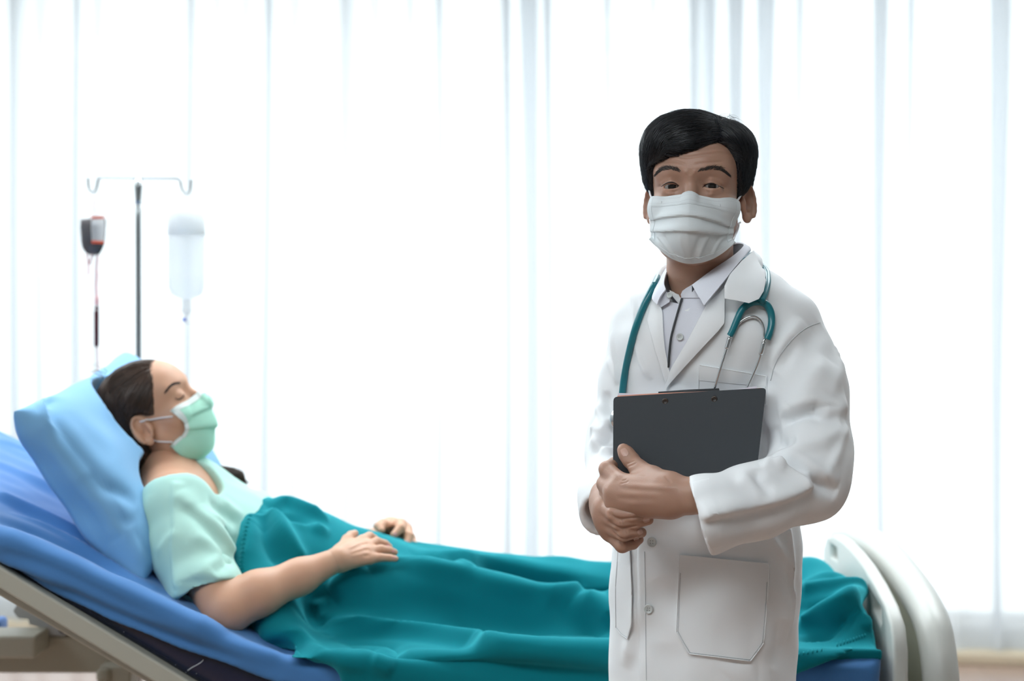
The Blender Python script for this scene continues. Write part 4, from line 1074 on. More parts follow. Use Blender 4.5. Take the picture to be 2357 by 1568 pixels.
# left hand (upper): back of the hand to us, thumb up on the board
V.add(chain([h3(1060, 1000, 2.778, .0285), h3(900, 1005, 2.788, .0270), h3(740, 1010, 2.800, .028)], .01, ((.0, 1., .1), 1.12)), 0)
for a in ([h3(760, 950, 2.803, .026), h3(360, 905, 2.852, .0155)], [h3(760, 990, 2.798, .026), h3(310, 975, 2.846, .0180)],
          [h3(760, 1040, 2.800, .024), h3(315, 1060, 2.850, .0170)], [h3(760, 1075, 2.805, .021), h3(400, 1105, 2.858, .0155)]):
    V.add(chain(a, .006), .012)
V.add(chain([h3(720, 930, 2.810, .024), h3(610, 860, 2.838, .0190), h3(505, 790, 2.866, .0148), h3(432, 705, 2.884, .0128), h3(395, 655, 2.890, .0118), h3(372, 622, 2.8925, .0092)], .006), .010)
for q in ([h3(350, 895, 2.852, .0150), h3(238, 785, 2.884, .0125), h3(300, 745, 2.928, .0110), h3(420, 740, 2.938, .0095)],
          [h3(300, 970, 2.846, .0150), h3(218, 905, 2.884, .0122), h3(280, 880, 2.925, .0108), h3(400, 880, 2.93, .0095)],
          [h3(310, 1055, 2.850, .0142), h3(236, 1010, 2.884, .0118), h3(300, 1000, 2.922, .0105)],
          [h3(395, 1100, 2.858, .0130), h3(300, 1075, 2.888, .0108), h3(340, 1070, 2.915, .0095)]):
    V.add(chain(q, .004), .007)
v, f = V.mesh(1)
v = folds(v, f, [([h3x, h3y], -.0012, .0016) for h3x, h3y in [((1330+a/3.564, 860+b/3.564), (1330+c/3.564, 860+d/3.564)) for a, b, c, d in
     ((395, 745, 470, 715), (410, 765, 485, 735), (360, 880, 400, 870), (345, 905, 420, 885), (480, 830, 560, 845), (710, 840, 770, 900))]]
    + [([(1330+a/3.564, 860+b/3.564) for a, b in pl], am_, .0048) for am_, pl in ((.0020, [(820, 940), (560, 928), (400, 918)]), (.0012, [(700, 1000), (520, 992), (370, 985)]), (.0009, [(640, 1066), (480, 1066), (380, 1065)]), (-.0014, [(330, 935), (420, 948), (520, 955)]), (-.0012, [(310, 1018), (400, 1028), (500, 1030)]))])
handL = (v, f)
V = Vol(P(1345, 1290, 2.78)-np.array([.02, .02, .03]), P(1530, 1110, 3.0)+np.array([.02, .03, .02]), .0016)
# right hand (lower): knuckles to the left, fingers pointing right under the other hand
V.add(chain([h3(240, 930, 2.955, .0225), h3(232, 1000, 2.925, .0225), h3(232, 1070, 2.905, .024)], .01), 0)
for a in ([h3(240, 1010, 2.915, .021), h3(222, 1090, 2.878, .0175)], [h3(240, 1050, 2.915, .021), h3(218, 1165, 2.878, .0172)],
          [h3(245, 1090, 2.915, .021), h3(235, 1240, 2.880, .0160)], [h3(255, 1120, 2.92, .019), h3(272, 1310, 2.885, .0145)]):
    V.add(chain(a, .006), .016)
fR = [[h3(222, 1090, 2.878, .0150), h3(300, 1150, 2.842, .0128), h3(450, 1160, 2.832, .0108), h3(560, 1145, 2.833, .0100), h3(622, 1137, 2.836, .0084)],
      [h3(218, 1165, 2.878, .0146), h3(345, 1222, 2.842, .0126), h3(470, 1220, 2.840, .0106), h3(578, 1200, 2.845, .0084)],
      [h3(235, 1240, 2.880, .0140), h3(380, 1310, 2.846, .0126), h3(470, 1300, 2.850, .0104), h3(522, 1305, 2.858, .0082)],
      [h3(272, 1310, 2.885, .0132), h3(365, 1410, 2.862, .0118), h3(450, 1392, 2.866, .0098), h3(500, 1362, 2.872, .0078)]]
for q in fR: V.add(chain(q, .003), .0035)
v, f = V.mesh(1)
v = folds(v, f, [([(1330+a/3.564, 860+b/3.564), (1330+c/3.564, 860+d/3.564)], -.0012, .0016) for a, b, c, d in
     ((330, 1200, 350, 1250), (350, 1195, 372, 1250), (370, 1280, 392, 1335), (392, 1278, 412, 1330), (340, 1370, 385, 1440), (270, 1130, 300, 1180))]
    + [([(1330+a/3.564, 860+b/3.564) for a, b in pl], -.0030, .0028) for pl in ([(240, 1140), (330, 1192), (450, 1188), (560, 1172)], [(240, 1215), (340, 1268), (450, 1258), (540, 1245)], [(270, 1285), (350, 1358), (450, 1345), (510, 1335)])])
handR = (v, f)
db = obj('body', join_quads([face, torso, handL, handR]), m_skinm, doc)
hLb, hRb = bvh_of(*handL), bvh_of(*handR)
for b_, x, y, ang, ln, wd in ((hLb, 384, 648, 118, 20, 15), (hRb, 600, 1140, 12, 17, 11), (hRb, 560, 1200, 14, 16, 12), (hRb, 508, 1300, 25, 13, 12), (hRb, 480, 1362, 35, 12, 10)):
    q = nail_on(b_, 1330+x/3.564, 860+y/3.564, ang, ln, wd)
    if q: obj('fingernail', q, m_nailm, db, True, fix=True)
look = np.array([0, 0, CZ+.05])
eyeball(HD, -1, look, db); eyeball(HD, 1, look, db)
# brows
for pts in ([(1511, 400), (1520, 392), (1539, 387), (1556, 390), (1567, 395)], [(1677, 402), (1664, 392), (1642, 387), (1622, 390), (1606, 395)]):
    S = []; Nn = []; bl = spline(pts, 30); n_b = len(bl)
    for i in range(n_b):
        t = i/n_b; dens = 3 if t < .5 else (2 if t < .75 else 1); wdt = 1.0+4.6*math.sin(math.pi*min(1, t*.8+.10))
        for _ in range(dens):
            x1, y1 = bl[i][0]+random.gauss(0, .8), bl[i][1]+random.uniform(-wdt, wdt)*.7
            tg = unit(bl[max(0, i-6)]-bl[min(n_b-1, i+6)]); dd = unit(tg+np.array([0, -.45+(.5 if t < .3 else 0)])+RNG.normal(size=2)*.12)
            L = random.uniform(6, 11); q = lay(face_b, [(x1+dd[0]*L*k, y1+dd[1]*L*k) for k in (0, .5, 1)], .0006)
            if len(q) == 3: q[2] += np.array([0, -.0008, 0]); S.append(q); Nn.append(np.repeat([[0, -1., .1]], 3, 0))
    obj('eyebrow', strand_mesh(np.array(S), np.array(Nn), (.00030, .00010)), m_brow, db)
for pts in ([fc(488, 572), fc(560, 515), fc(640, 478), fc(720, 468), fc(800, 490), fc(880, 545)], [fc(1385, 580), fc(1440, 530), fc(1530, 492), fc(1620, 492), fc(1720, 540), fc(1850, 605)]):
    q = lay(face_b, spline(pts, 6), .0004)
    if len(q) > 3: obj('upper_lashes', tube(q, np.interp(np.linspace(0, 1, len(q)), [0, .5, 1], [.0003, .0012, .0003]), 6), m_lash, db)
# ---------------------------------------------------------------- hair: cap and combed strands, parted on his left
def hl_m(az):       # az > 0 to the picture's right
    return np.interp(az, [-180, -150, -125, -112, -100, -88, -78, -68, -58, -50, -40, -22, 0, 18, 32, 42, 50, 57, 64, 72, 82, 92, 104, 116, 128, 150, 180],
                     [-.105, -.100, -.075, -.030, .004, .002, -.012, -.014, .004, .020, .033, .043, .053, .063, .068, .064, .048, .020, -.004, -.020, -.014, .000, .004, -.030, -.075, -.100, -.105])
V = Vol((-.135, -.155, -.13), (.135, .14, .155), .0021)
def hcap(X, Y, Z):
    d = ell((0, -.012, .034), (.090, .110, .089))(X, Y, Z)
    d = smin(d, ell((-.022, .030, .070), (.062, .066, .050))(X, Y, Z), .03)
    d = smin(d, ell((.046, .000, .066), (.046, .070, .044))(X, Y, Z), .02)
    az = np.degrees(np.arctan2(X+0*Z, Y+.0*Z)); d = -smin(-d, Z-hl_m(az), .016)
    return np.maximum(d, -ell((0, -.008, .030), (.071, .091, .071))(X, Y, Z))
hcap.lo = np.array([-.13, -.15, -.12]); hcap.hi = np.array([.13, .13, .15]); V.add(hcap, 0)
v, f = V.mesh(3); cap_b = bvh_of(v, f)
obj('hair', (HD.w(v), HD.f(f)), mat('black hair base', (.010, .011, .014), .85, spec=.1), doc)
keep = np.where(np.linalg.norm((v-np.array([0, -.01, .03]))/np.array([.09, .11, .09]), axis=1) > .86)[0]
def fieldm(p):
    x, y, z = p
    x += .010*math.sin(y*90+z*40)
    if x > .042: d = Vector((.75, .18, -.55)) if z > .04 else Vector((.12, .10, -1))
    elif z > .075 or y > .06: d = Vector((-1, .50, -.22)) if x > -.045 else Vector((-.75, .35, -.8))
    else: d = Vector((-.12, .14, -1))
    if y < -.03: d = Vector((d.x*.4, -.5, -.9))
    return d
kp = keep[np.abs(v[keep, 0]-.042) < .022]; kp = kp[v[kp, 2] > .06]
sd = np.vstack([v[RNG.choice(keep, 7000)], v[RNG.choice(kp, 900)]])
sv, sf = strands(cap_b, sd, fieldm, .055, 9, (.0003, .0042), (.0009, .00025), .22)
obj('hair_strands', (HD.w(sv), HD.f(sf)), m_hairm, doc)['kind'] = 'stuff'
# ragged tips over temples and ears, loose hairs at the parting
edge = [p for p in v[RNG.choice(len(v), 9000)] if (abs(p[0]) > .055 and p[2] < .03 and p[1] > -.06)][:900]
sv, sf = strands(cap_b, np.array(edge), lambda p: Vector((.10 if p[0] > 0 else -.10, .05, -1)), .030, 6, (.0005, .0050), (.0008, .0002), .35)
obj('side_locks', (HD.w(sv), HD.f(sf)), m_hairm, doc)['kind'] = 'stuff'
S = []; Nn = []
for _ in range(70):
    a = HD.w(np.array((random.uniform(.03, .06), random.uniform(-.03, .07), .105)))+np.array([0, 0, random.uniform(.0, .012)]); dr = np.array([random.uniform(-.2, 1), random.uniform(-.4, .3), random.uniform(-.3, .6)])
    q = np.array([a+dr*.024*t+np.array([0, 0, -.014*t*t]) for t in np.linspace(0, 1, 6)]); S.append(q); Nn.append(np.repeat([[0, -1., .3]], 6, 0))
for x0, y0, dx, dy in [(1560+i*7+random.gauss(0, 4), 352-i*1.5, -22+random.gauss(0, 6), 16+random.gauss(0, 4)) for i in range(14)]:
    q = lay(face_b, [(x0+dx*t, y0-8+dy*t) for t in np.linspace(0, 1, 6)], .0035)
    if len(q) == 6: S.append(q); Nn.append(np.repeat([[0, -1., .3]], 6, 0))
obj('loose_hairs', strand_mesh(np.array(S), np.array(Nn), (.00030, .00012)), m_hairm, doc)['kind'] = 'stuff'

# ---------------------------------------------------------------- white coat: torso, sleeves and skirt in one cloth surface
rows = [(735, 1500, 1765), (765, 1460, 1805), (850, 1430, 1812), (1000, 1425, 1806), (1130, 1424, 1822), (1250, 1419, 1838), (1330, 1413, 1840), (1400, 1410, 1838), (1568, 1414, 1824), (1760, 1405, 1835), (1900, 1395, 1845)]
dT = 3.045
zz = np.array([P(0, r[0], dT)[2] for r in rows])[::-1]; xl_ = np.array([P(r[1], r[0], dT)[0] for r in rows])[::-1]; xr_ = np.array([P(r[2], r[0], dT)[0] for r in rows])[::-1]
BA = .70; pw = math.sqrt(ca*ca+BA*BA*sa*sa)
def torso_f(X, Y, Z):
    z = np.clip(Z, zz[0], zz[-1]); l_, r_ = np.interp(z, zz, xl_), np.interp(z, zz, xr_)
    cx, a = (l_+r_)/2, (r_-l_)/2/pw; x, y = X-cx, Y-dT
    u_ = (x*ca-y*sa)/a; w_ = (x*sa+y*ca)/(a*BA)
    d = (np.sqrt(u_*u_+w_*w_)-1)*a*BA
    return np.maximum(np.maximum(d, Z-zz[-1]-.01), zz[0]-Z)
torso_f.lo = np.array([xl_.min()-.02, 2.82, zz[0]-.01]); torso_f.hi = np.array([xr_.max()+.02, 3.28, zz[-1]+.03])
V = Vol((.10, 2.66, zz[0]-.03), (.62, 3.33, 1.47), .0040)
V.add(torso_f, 0, .05)
V.add(pchain([(1806, 752, 2.985, .0560), (1730, 705, 3.01, .055), (1650, 690, 3.035, .056), (1565, 690, 3.06, .056), (1486, 752, 3.095, .0545)], .03), .05, .06)
V.add(pchain([(1700, 760, 2.99, .07), (1560, 770, 3.02, .07)], .03), .07, .06)
slL = pchain([(1808, 757, 2.985, .0555), (1834, 830, 2.965, .0590), (1856, 910, 2.945, .0625), (1868, 1040, 2.905, .059), (1864, 1106, 2.880, .0585), (1740, 1152, 2.828, .0545), (1620, 1187, 2.785, .0550), (1540, 1210, 2.76, .055)], .03)
cuL = P(1612, 1190, 2.782); nL = unit((-.95, .10, -.27))
slL = inter(slL, plane(cuL, nL), .002)
slL = minus(slL, pchain([(1685, 1168, 2.808, .040), (1612, 1190, 2.782, .046), (1540, 1210, 2.76, .047)], 0), .002)
V.add(slL, .022, .03)
slR = pchain([(1485, 757, 3.095, .054), (1455, 880, 3.095, .050), (1428, 1000, 3.085, .0475), (1420, 1040, 3.07, .048), (1403, 1150, 2.96, .045), (1398, 1205, 2.905, .045)], .03)
cuR = P(1399, 1183, 2.925); nR = unit(P(1398, 1205, 2.905)-P(1412, 1090, 3.02))
slR = inter(slR, plane(cuR, nR), .002)
slR = minus(slR, chain([[*(cuR-nR*.028), .036], [*(cuR+nR*.05), .043]]), .002)
V.add(slR, .022, .03)
V.cut(pchain([(1612, 560, 3.01, .056), (1611, 650, 3.015, .060)], .01), .01)       # neck hole
V.cut(pchain([(1549, 668, 2.955, .016), (1562, 682, 2.952, .017), (1572, 692, 2.948, .013)], .005), .004)
v, f = V.mesh(2)
def s5(x, y): return (1640+x/2.24, 600+y/2.24)
def z4(x, y): return (1380+x/4.042, 1180+y/4.042)
def l3(x, y): return (1330+x/3.92, 600+y/3.92)
coat_folds = [
    # his left sleeve
    ([s5(460, 300), s5(400, 380), s5(350, 470), s5(300, 570)], .0065, .010, .018), ([s5(430, 400), s5(390, 480), s5(330, 570)], -.0075, .012),
    ([s5(590, 500), s5(500, 620), s5(400, 750)], .006, .014, .022), ([s5(560, 330), s5(500, 430), s5(440, 560)], -.005, .018),
    ([s5(340, 800), s5(430, 775), s5(530, 730), s5(545, 760)], .009, .009, .020), ([s5(360, 830), s5(450, 800), s5(540, 770)], -.009, .011),
    ([s5(545, 800), s5(620, 780), s5(690, 740)], .007, .012, .02), ([s5(530, 770), s5(560, 810), s5(640, 830)], -.005, .012),
    ([s5(340, 960), s5(440, 960), s5(560, 930), s5(690, 850)], .007, .014, .024), ([s5(350, 930), s5(380, 950), s5(440, 935)], -.008, .010),
    ([s5(310, 1020), s5(420, 1062), s5(530, 1140), s5(645, 1205)], -.013, .010, .014), ([s5(320, 1000), s5(430, 1030), s5(540, 1100), s5(650, 1165)], .009, .014),
    ([s5(310, 1050), s5(400, 1085), s5(520, 1165)], .008, .012, .018), ([s5(690, 850), s5(650, 970), s5(590, 1110)], .004, .007, .010),
    ([s5(225, 1075), s5(232, 1130), s5(265, 1170), s5(310, 1190)], -.007, .010), ([s5(250, 1050), s5(310, 1050), s5(370, 1070)], .008, .012),
    ([s5(-60, 1325), s5(0, 1312), s5(150, 1285), s5(300, 1250), s5(420, 1205), s5(530, 1150)], .0105, .005, .020, .04), ([s5(60, 1345), s5(250, 1310), s5(420, 1260)], -.004, .022),
    ([s5(120, 1130), s5(200, 1150), s5(260, 1220)], .004, .014), ([s5(640, 470), s5(655, 560), s5(600, 700)], .004, .014),
    ([s5(560, 250), s5(600, 340), s5(650, 500)], .0025, .005),
    ([s5(300, 640), s5(290, 760), s5(310, 880)], .006, .012), ([s5(330, 850), s5(330, 930), s5(340, 1000)], -.005, .010),
    # his right sleeve and chest
    ([l3(500, 290), l3(515, 420), l3(510, 560)], .003, .006), ([l3(300, 640), l3(330, 860), l3(360, 1120)], .0035, .005), ([l3(270, 880), l3(310, 1000), l3(355, 1120)], .0035, .006),
    ([l3(260, 1180), l3(270, 1300), l3(320, 1430)], -.006, .010), ([l3(180, 1290), l3(230, 1400), l3(300, 1520)], .005, .010), ([l3(120, 1500), l3(190, 1540), l3(300, 1560)], .008, .010, .016),
    ([l3(520, 740), l3(580, 920), l3(660, 1080)], .003, .007), ([(1362, 1005), (1385, 1030), (1412, 1040)], .007, .010), ([(1362, 1045), (1390, 1025), (1412, 1000)], -.006, .009), ([(1372, 1060), (1390, 1100), (1380, 1150)], .004, .010),
    # skirt
    ([z4(1580, 190), z4(1680, 330), z4(1790, 500), z4(1800, 640)], .005, .010, .016), ([z4(1760, 150), z4(1790, 350), z4(1800, 640), z4(1810, 900), z4(1760, 1250)], .0045, .006, .010),
    ([z4(1630, 180), z4(1720, 330), z4(1770, 480)], -.005, .012), ([z4(1700, 1250), z4(1750, 1000), z4(1800, 700)], .004, .014),
    ([z4(250, 1450), z4(310, 1150), z4(380, 800)], .005, .014), ([z4(480, 650), z4(560, 900), z4(560, 1200)], -.003, .03), ([z4(330, 1000), z4(340, 1250), z4(300, 1500)], -.003, .016),
    ([z4(690, 250), z4(640, 450), z4(620, 700)], .003, .03), ([z4(1600, 1450), z4(1680, 1200), z4(1720, 1000)], -.004, .02), ([z4(1230, 1540), z4(1300, 1460), z4(1450, 1440)], .003, .02)]
v = folds(v, f, [(a, b*1.45, *c) for a, b, *c in coat_folds])
# front edge of the overlapping panel, down from the lapels
v = folds(v, f, [([(1541, 880), (1520, 980), (1495, 1090), (1478, 1200), (1474, 1290), (1476, 1400), (1477, 1500), (1478, 1640)], .0035, .0018, .035, .01)])
skirt = np.clip((1.12-v[:, 2])/.15, 0, 1)*np.where(v[:, 1] > 2.86, 1, 0)
v = wobble(v, f, .0050, 24, 31, (1, 1, .12), skirt)
v = wobble(v, f, .0022, 60, 33, (1, 1, .2), skirt)
v = wobble(v, f, .0012, 55, 12)
coat = obj('coat', (v, f), m_coat, doc); coat_b = bvh_of(v, f)

# ---------------------------------------------------------------- shirt, lapels, collars, pockets, buttons
def f2(x, y): return (1380+x/4.356, 560+y/4.356)
def F2(*q): return [f2(*p) for p in q]
def fit(bvh, pts, off):
    "smooth depth through where a surface lies under these pixels"
    r = []
    for x, y in pts:
        h = hit(bvh, x, y)
        if h: r.append((x, y, h[0][1]-off))
    return rbf(r)
chest = [(1480, 690), (1480, 740), (1520, 690), (1550, 705), (1580, 705), (1610, 705), (1640, 690), (1680, 670), (1700, 660), (1740, 660), (1780, 680), (1520, 760), (1560, 760), (1610, 760), (1680, 760), (1740, 760), (1500, 830), (1550, 830), (1610, 830), (1680, 830), (1740, 850), (1510, 900), (1550, 900), (1610, 900), (1690, 900)]
dch = fit(coat_b, chest, 0)
up = lambda o: (lambda x, y: dch(x, y)-o)
shirt = obj('shirt', sheet(F2((640, 585), (700, 590), (770, 600), (800, 610), (830, 540), (900, 500), (1010, 545), (1060, 640), (1050, 720), (860, 1020), (700, 1310), (680, 1230), (630, 900), (615, 650)), up(.0035), .003, 6), m_shirt, doc, True, fix=True)
obj('collar_stand', sheet(F2((822, 548), (815, 515), (832, 478), (870, 450), (925, 418), (975, 470), (1015, 548), (920, 548)), lambda x, y: min(dch(x, y)-.006, 2.952), .003, 5), m_shirt, shirt, True, fix=True)
q = spline(F2((826, 552), (800, 640), (765, 760), (735, 870), (715, 960), (700, 1100), (690, 1245)), 6)
tp = np.array([P(x, y, dch(x, y)-.0068) for x, y in q]); obj('placket_piping', tube(tp, .0018, 8), m_trim, shirt)
q = spline(F2((880, 560), (830, 740), (800, 900), (770, 1080), (745, 1180)), 6)
def button(name, px, py, d, r, parent, m, n=(0, -1, 0), holes=4):
    n = unit(n); a = unit(np.cross(n, [0, 0, 1.])); b = np.cross(a, n); M = np.stack([a, b, n], 1); c = P(px, py, d)
    o = obj(name, lathe([(r*.55, -.0012), (r*.95, -.0010), (r, .0002), (r*.93, .0012), (r*.80, .0012), (r*.70, .0005), (r*.1, .0004)], 24, M, c), m, parent)
    hs = [lathe([(r*.10, .0004), (r*.10, .0010), (r*.02, .0010)], 8, M, c+a*r*.24*i+b*r*.24*j) for i in (-1, 1) for j in (-1, 1)]
    obj('button_holes', merge(hs), mat('button eyelet', (.25, .26, .26), .6) if 'button eyelet' not in bpy.data.materials else bpy.data.materials['button eyelet'], o)
    return o
button('shirt_button', *f2(806, 940), dch(*f2(806, 940))-.0062, .0058, shirt, m_btn, (-.3, -1, .1))
button('shirt_button', *f2(700, 520), 2.948, .0050, shirt, m_btn, (-.5, -1, .2))
# collar leaves of the shirt: around the neck, open in front
def loft(A, B, mid, th, n=5, sub=8):
    "cloth strip between the space curves A and B (rows px,py,d), bulged by mid metres towards the camera"
    a, b = spline([P(*r) for r in A], sub), spline([P(*r) for r in B], sub); m = min(len(a), len(b)); a, b = a[:m], b[:m]
    t = np.linspace(0, 1, n)[:, None, None]; g = a[None]*(1-t)+b[None]*t
    ctr = (a+b)/2; out = ctr-np.array([P(1611, 640, 3.02)[0], 3.02, 0]); out[:, 2] = 0; out /= np.linalg.norm(out, axis=1, keepdims=True)+1e-9
    g = g+(np.sin(np.pi*t)*mid)*out[None]
    return shell(g, th)
sc_top = [(1593, 657, 2.945), (1640, 622, 2.952), (1690, 588, 2.985), (1712, 564, 3.045), (1690, 560, 3.085), (1620, 575, 3.105), (1560, 588, 3.085), (1546, 604, 3.050), (1534, 630, 3.005), (1529, 652, 2.975), (1533, 667, 2.955)]
sc_bot = [(1621, 704, 2.905), (1665, 650, 2.918), (1700, 606, 2.958), (1726, 575, 3.04), (1712, 590, 3.11), (1620, 620, 3.135), (1540, 612, 3.10), (1524, 636, 3.055), (1508, 668, 2.998), (1502, 688, 2.962), (1514, 702, 2.945)]
cl_o = obj('collar', loft(sc_top, sc_bot, .004, .0022), m_shirt, shirt, True, fix=True)
in_top = [(a, b, d+.004) for a, b, d in sc_top]; in_bot = [(1592, 688, 2.950), (1645, 668, 2.950), (1690, 640, 2.985), (1705, 620, 3.035), (1690, 620, 3.08), (1620, 640, 3.095), (1575, 640, 3.08), (1556, 655, 3.035), (1550, 675, 3.0), (1552, 690, 2.975), (1562, 702, 2.958)]
obj('collar_lining', loft(in_top, in_bot, 0.0, .002), m_shirtin, shirt, True, fix=True)
obj('collar_tip', sheet(F2((572, 520), (590, 480), (640, 455), (665, 470), (715, 552), (700, 590), (620, 640), (590, 600)), lambda x, y: dch(x, y)-.013, .002, 5), m_shirt, shirt, True, fix=True)
# coat collar and lapels
cc_top = [(1668, 660, 2.922), (1690, 628, 2.945), (1712, 598, 2.985), (1734, 579, 3.05), (1710, 585, 3.12), (1620, 600, 3.15), (1555, 610, 3.13)]
cc_bot = [(1668, 688, 2.898), (1722, 698, 2.890), (1757, 672, 2.920), (1752, 612, 3.01), (1740, 640, 3.13), (1620, 655, 3.155), (1530, 640, 3.14)]
cc_top = cc_top[2:]; cc_bot = [(1757, 650, 2.99), *cc_bot[3:]][:len(cc_top)]
cco = obj('coat_collar', loft(cc_top, cc_bot, .006, .003, 6), m_coat, coat, True, fix=True)
cflap = [(1735, 577, 3.030), (1708, 600, 2.960), (1680, 632, 2.920), (1668, 659, 2.902), (1668, 687, 2.896), (1697, 692, 2.892), (1724, 698, 2.890), (1747, 688, 2.893), (1758, 670, 2.903), (1763, 645, 2.925), (1757, 622, 2.955), (1745, 601, 3.0)]
obj('coat_collar', sheet(cflap, rbf(cflap), .003, 6, bulge=.004), m_coat, coat, True, fix=True)
lap_r = F2((1200, 500), (1256, 440), (1256, 560), (1252, 800), (1190, 880), (1090, 985), (900, 1190), (720, 1390), (640, 1490), (690, 1330), (715, 1260), (870, 1000), (1060, 640))
obj('lapel', sheet(lap_r, up(.0085), .0035, 6, bulge=.0025), m_coat, coat, True, fix=True)
lap_l = F2((545, 545), (510, 640), (478, 765), (510, 890), (560, 1080), (610, 1230), (660, 1395), (704, 1300), (690, 1240), (655, 1060), (640, 900), (630, 700), (620, 645), (585, 590))
obj('lapel', sheet(lap_l, up(.0080), .0035, 6, bulge=.0025), m_coat, coat, True, fix=True)
# pockets
def pocket(poly, hemp, bvh, off=.0050):
    dp = fit(bvh, [(x, y) for x in np.linspace(min(q[0] for q in poly)+2, max(q[0] for q in poly)-2, 5) for y in np.linspace(min(q[1] for q in poly)+2, max(q[1] for q in poly)-2, 5)], 0)
    dq = lambda x, y, o_=0: min(dp(x, y), (lambda h: h[0][1] if h else 9.)(hit(bvh, x, y))+.0010)-off-o_
    o = obj('pocket', sheet(poly, dq, .006, 7), m_coat, coat, True, fix=True)
    obj('pocket_hem', sheet(hemp, lambda x, y: dq(x, y, .0009), .0018, 7), m_coat, o, True, fix=True)
    ring_ = np.array(poly); cen = ring_.mean(0); ins = cen+(ring_-cen)*.965; ins = np.vstack([ins[2:], ins[:1]]) if len(poly) > 7 else ins
    q = np.array([P(x, y, dq(x, y)-.0004) for x, y in np.vstack([ins[i]+(ins[i+1]-ins[i])*t for i in range(len(ins)-1) for t in np.linspace(0, 1, 12)[:, None]])])
    obj('pocket_stitching', tube(q, .0005, 5), m_seam, o)
    q = np.array([P(x, y, dq(x, y)-.0006) for x, y in np.vstack([ring_[i]+(ring_[(i+1) % len(ring_)]-ring_[i])*t for i in range(len(ring_)) for t in np.linspace(0, 1, 10)[:, None]])])
    obj('pocket_edge', tube(q, .0008, 5), m_coat, o)
    return o
m_seam = mat('coat seam', (.55, .58, .60), .8)
Z4 = lambda *q: [z4(*p) for p in q]
pocket(Z4((745, 395), (1160, 437), (1580, 480), (1560, 850), (1530, 1215), (1470, 1300), (1405, 1385), (1120, 1350), (830, 1315), (770, 1215), (715, 1110), (730, 750)), Z4((745, 395), (1160, 437), (1580, 480), (1575, 650), (1160, 605), (742, 562)), coat_b)
pocket([(1423, 1262), (1449, 1262), (1454, 1370), (1453, 1440), (1444, 1471), (1430, 1462), (1417, 1446), (1416, 1350)], [(1423, 1262), (1449, 1262), (1448, 1300), (1421, 1293)], coat_b)
pocket(F2((1000, 1222), (1340, 1278), (1672, 1335), (1672, 1500), (1672, 1620), (985, 1620)), F2((1000, 1222), (1340, 1278), (1672, 1335), (1672, 1440), (985, 1375)), coat_b, .0035)
# stitch line beside the front edge, cuff seam, shoulder seam
def stitch(pts, r=.0005, off=.0004, nm='stitching'):
    q = lay(coat_b, spline(pts, 10), off)
    if len(q) > 3: obj(nm, tube(q, r, 5), m_seam, coat)
stitch([(1484, 1270), (1486, 1400), (1487, 1500), (1488, 1566)])
button('coat_button', *z4(486, 275), hit(coat_b, *z4(486, 275))[0][1]-.0022, .0082, coat, m_btn, (-.45, -1, .05))
button('coat_button', *z4(455, 900), hit(coat_b, *z4(455, 900))[0][1]-.0022, .0078, coat, m_btn, (-.45, -1, .05))
# cuff band of the near sleeve
cuf = sheet([(1593, 1110), (1632, 1101), (1642, 1140), (1655, 1185), (1664, 1255), (1632, 1268), (1616, 1225), (1604, 1170)], on(coat_b, .0018), .002, 6)
obj('cuff', cuf, m_coat, coat, True, fix=True)
stitch([s5(555, 320), s5(480, 350), s5(400, 420), s5(330, 520), s5(300, 620)], .0007, .0002, 'armhole_seam')

# ---------------------------------------------------------------- trousers and shoes (below the picture)
V = Vol((.20, 2.8, .02), (.62, 3.25, .80), .008)
for px, d in ((1555, 3.06), (1690, 3.01)):
    x = P(px, 1500, d)[0]; V.add(chain([(x, d, .74, .085), (x, d, .45, .070), (x, d+.01, .10, .058)], .02), 0)
obj('trousers', V.mesh(2), m_trous, doc)
for px, d in ((1555, 3.06), (1690, 3.01)):
    x = P(px, 1500, d)[0]; V = Vol((x-.2, d-.3, -.01), (x+.15, d+.12, .16), .006)
    V.add(inter(chain([(x, d+.05, .045, .045), (x-.02, d-.06, .045, .042), (x-.07, d-.16, .035, .038)], .02), plane((0, 0, .003), (0, 0, -1)), .002), 0)
    obj('shoe', V.mesh(2), m_shoe, doc)

# ---------------------------------------------------------------- his white mask
m_wmask = mat('white mask', (.70, .75, .765), .85, bump=(280, .15, .0008))
m_dot = mat('mask embossing', (.55, .58, .60), .8)
wm = empty('face_mask', P(1590, 520, 2.92)); tag(wm, 'white pleated surgical mask on the standing man in the coat', 'face mask')
L_ = [(1504, 457, 2.962), (1502, 482, 2.962), (1501, 505, 2.960), (1500, 528, 2.958), (1500, 545, 2.955), (1497, 548, 2.945), (1494, 550, 2.935)]
M_ = [(1587, 447, 2.902), (1586, 475, 2.882), (1585, 500, 2.876), (1583, 530, 2.874), (1582, 560, 2.882), (1586, 585, 2.895), (1591, 606, 2.912)]
R_ = [(1690, 469, 2.938), (1687, 492, 2.940), (1684, 512, 2.942), (1682, 532, 2.942), (1681, 547, 2.940), (1686, 553, 2.932), (1693, 558, 2.925)]
Ls, Ms, Rs = (spline(q, 16) for q in (L_, M_, R_)); nv_ = len(Ls); nu_ = 81; g = np.zeros((nv_, nu_, 3)); tt = np.linspace(-1, 1, nu_)
for i in range(nv_):
    for j, t in enumerate(tt):
        e = Ls[i] if t < 0 else Rs[i]; a = abs(t); c = Ms[i]; v_t = i/(nv_-1)
        x = c[0]+(e[0]-c[0])*a; pw_y = 1.1+.9*v_t; y = c[1]+(e[1]-c[1])*a**pw_y; d = c[2]+(e[2]-c[2])*a**1.9
        g[i, j] = P(x, y, d)
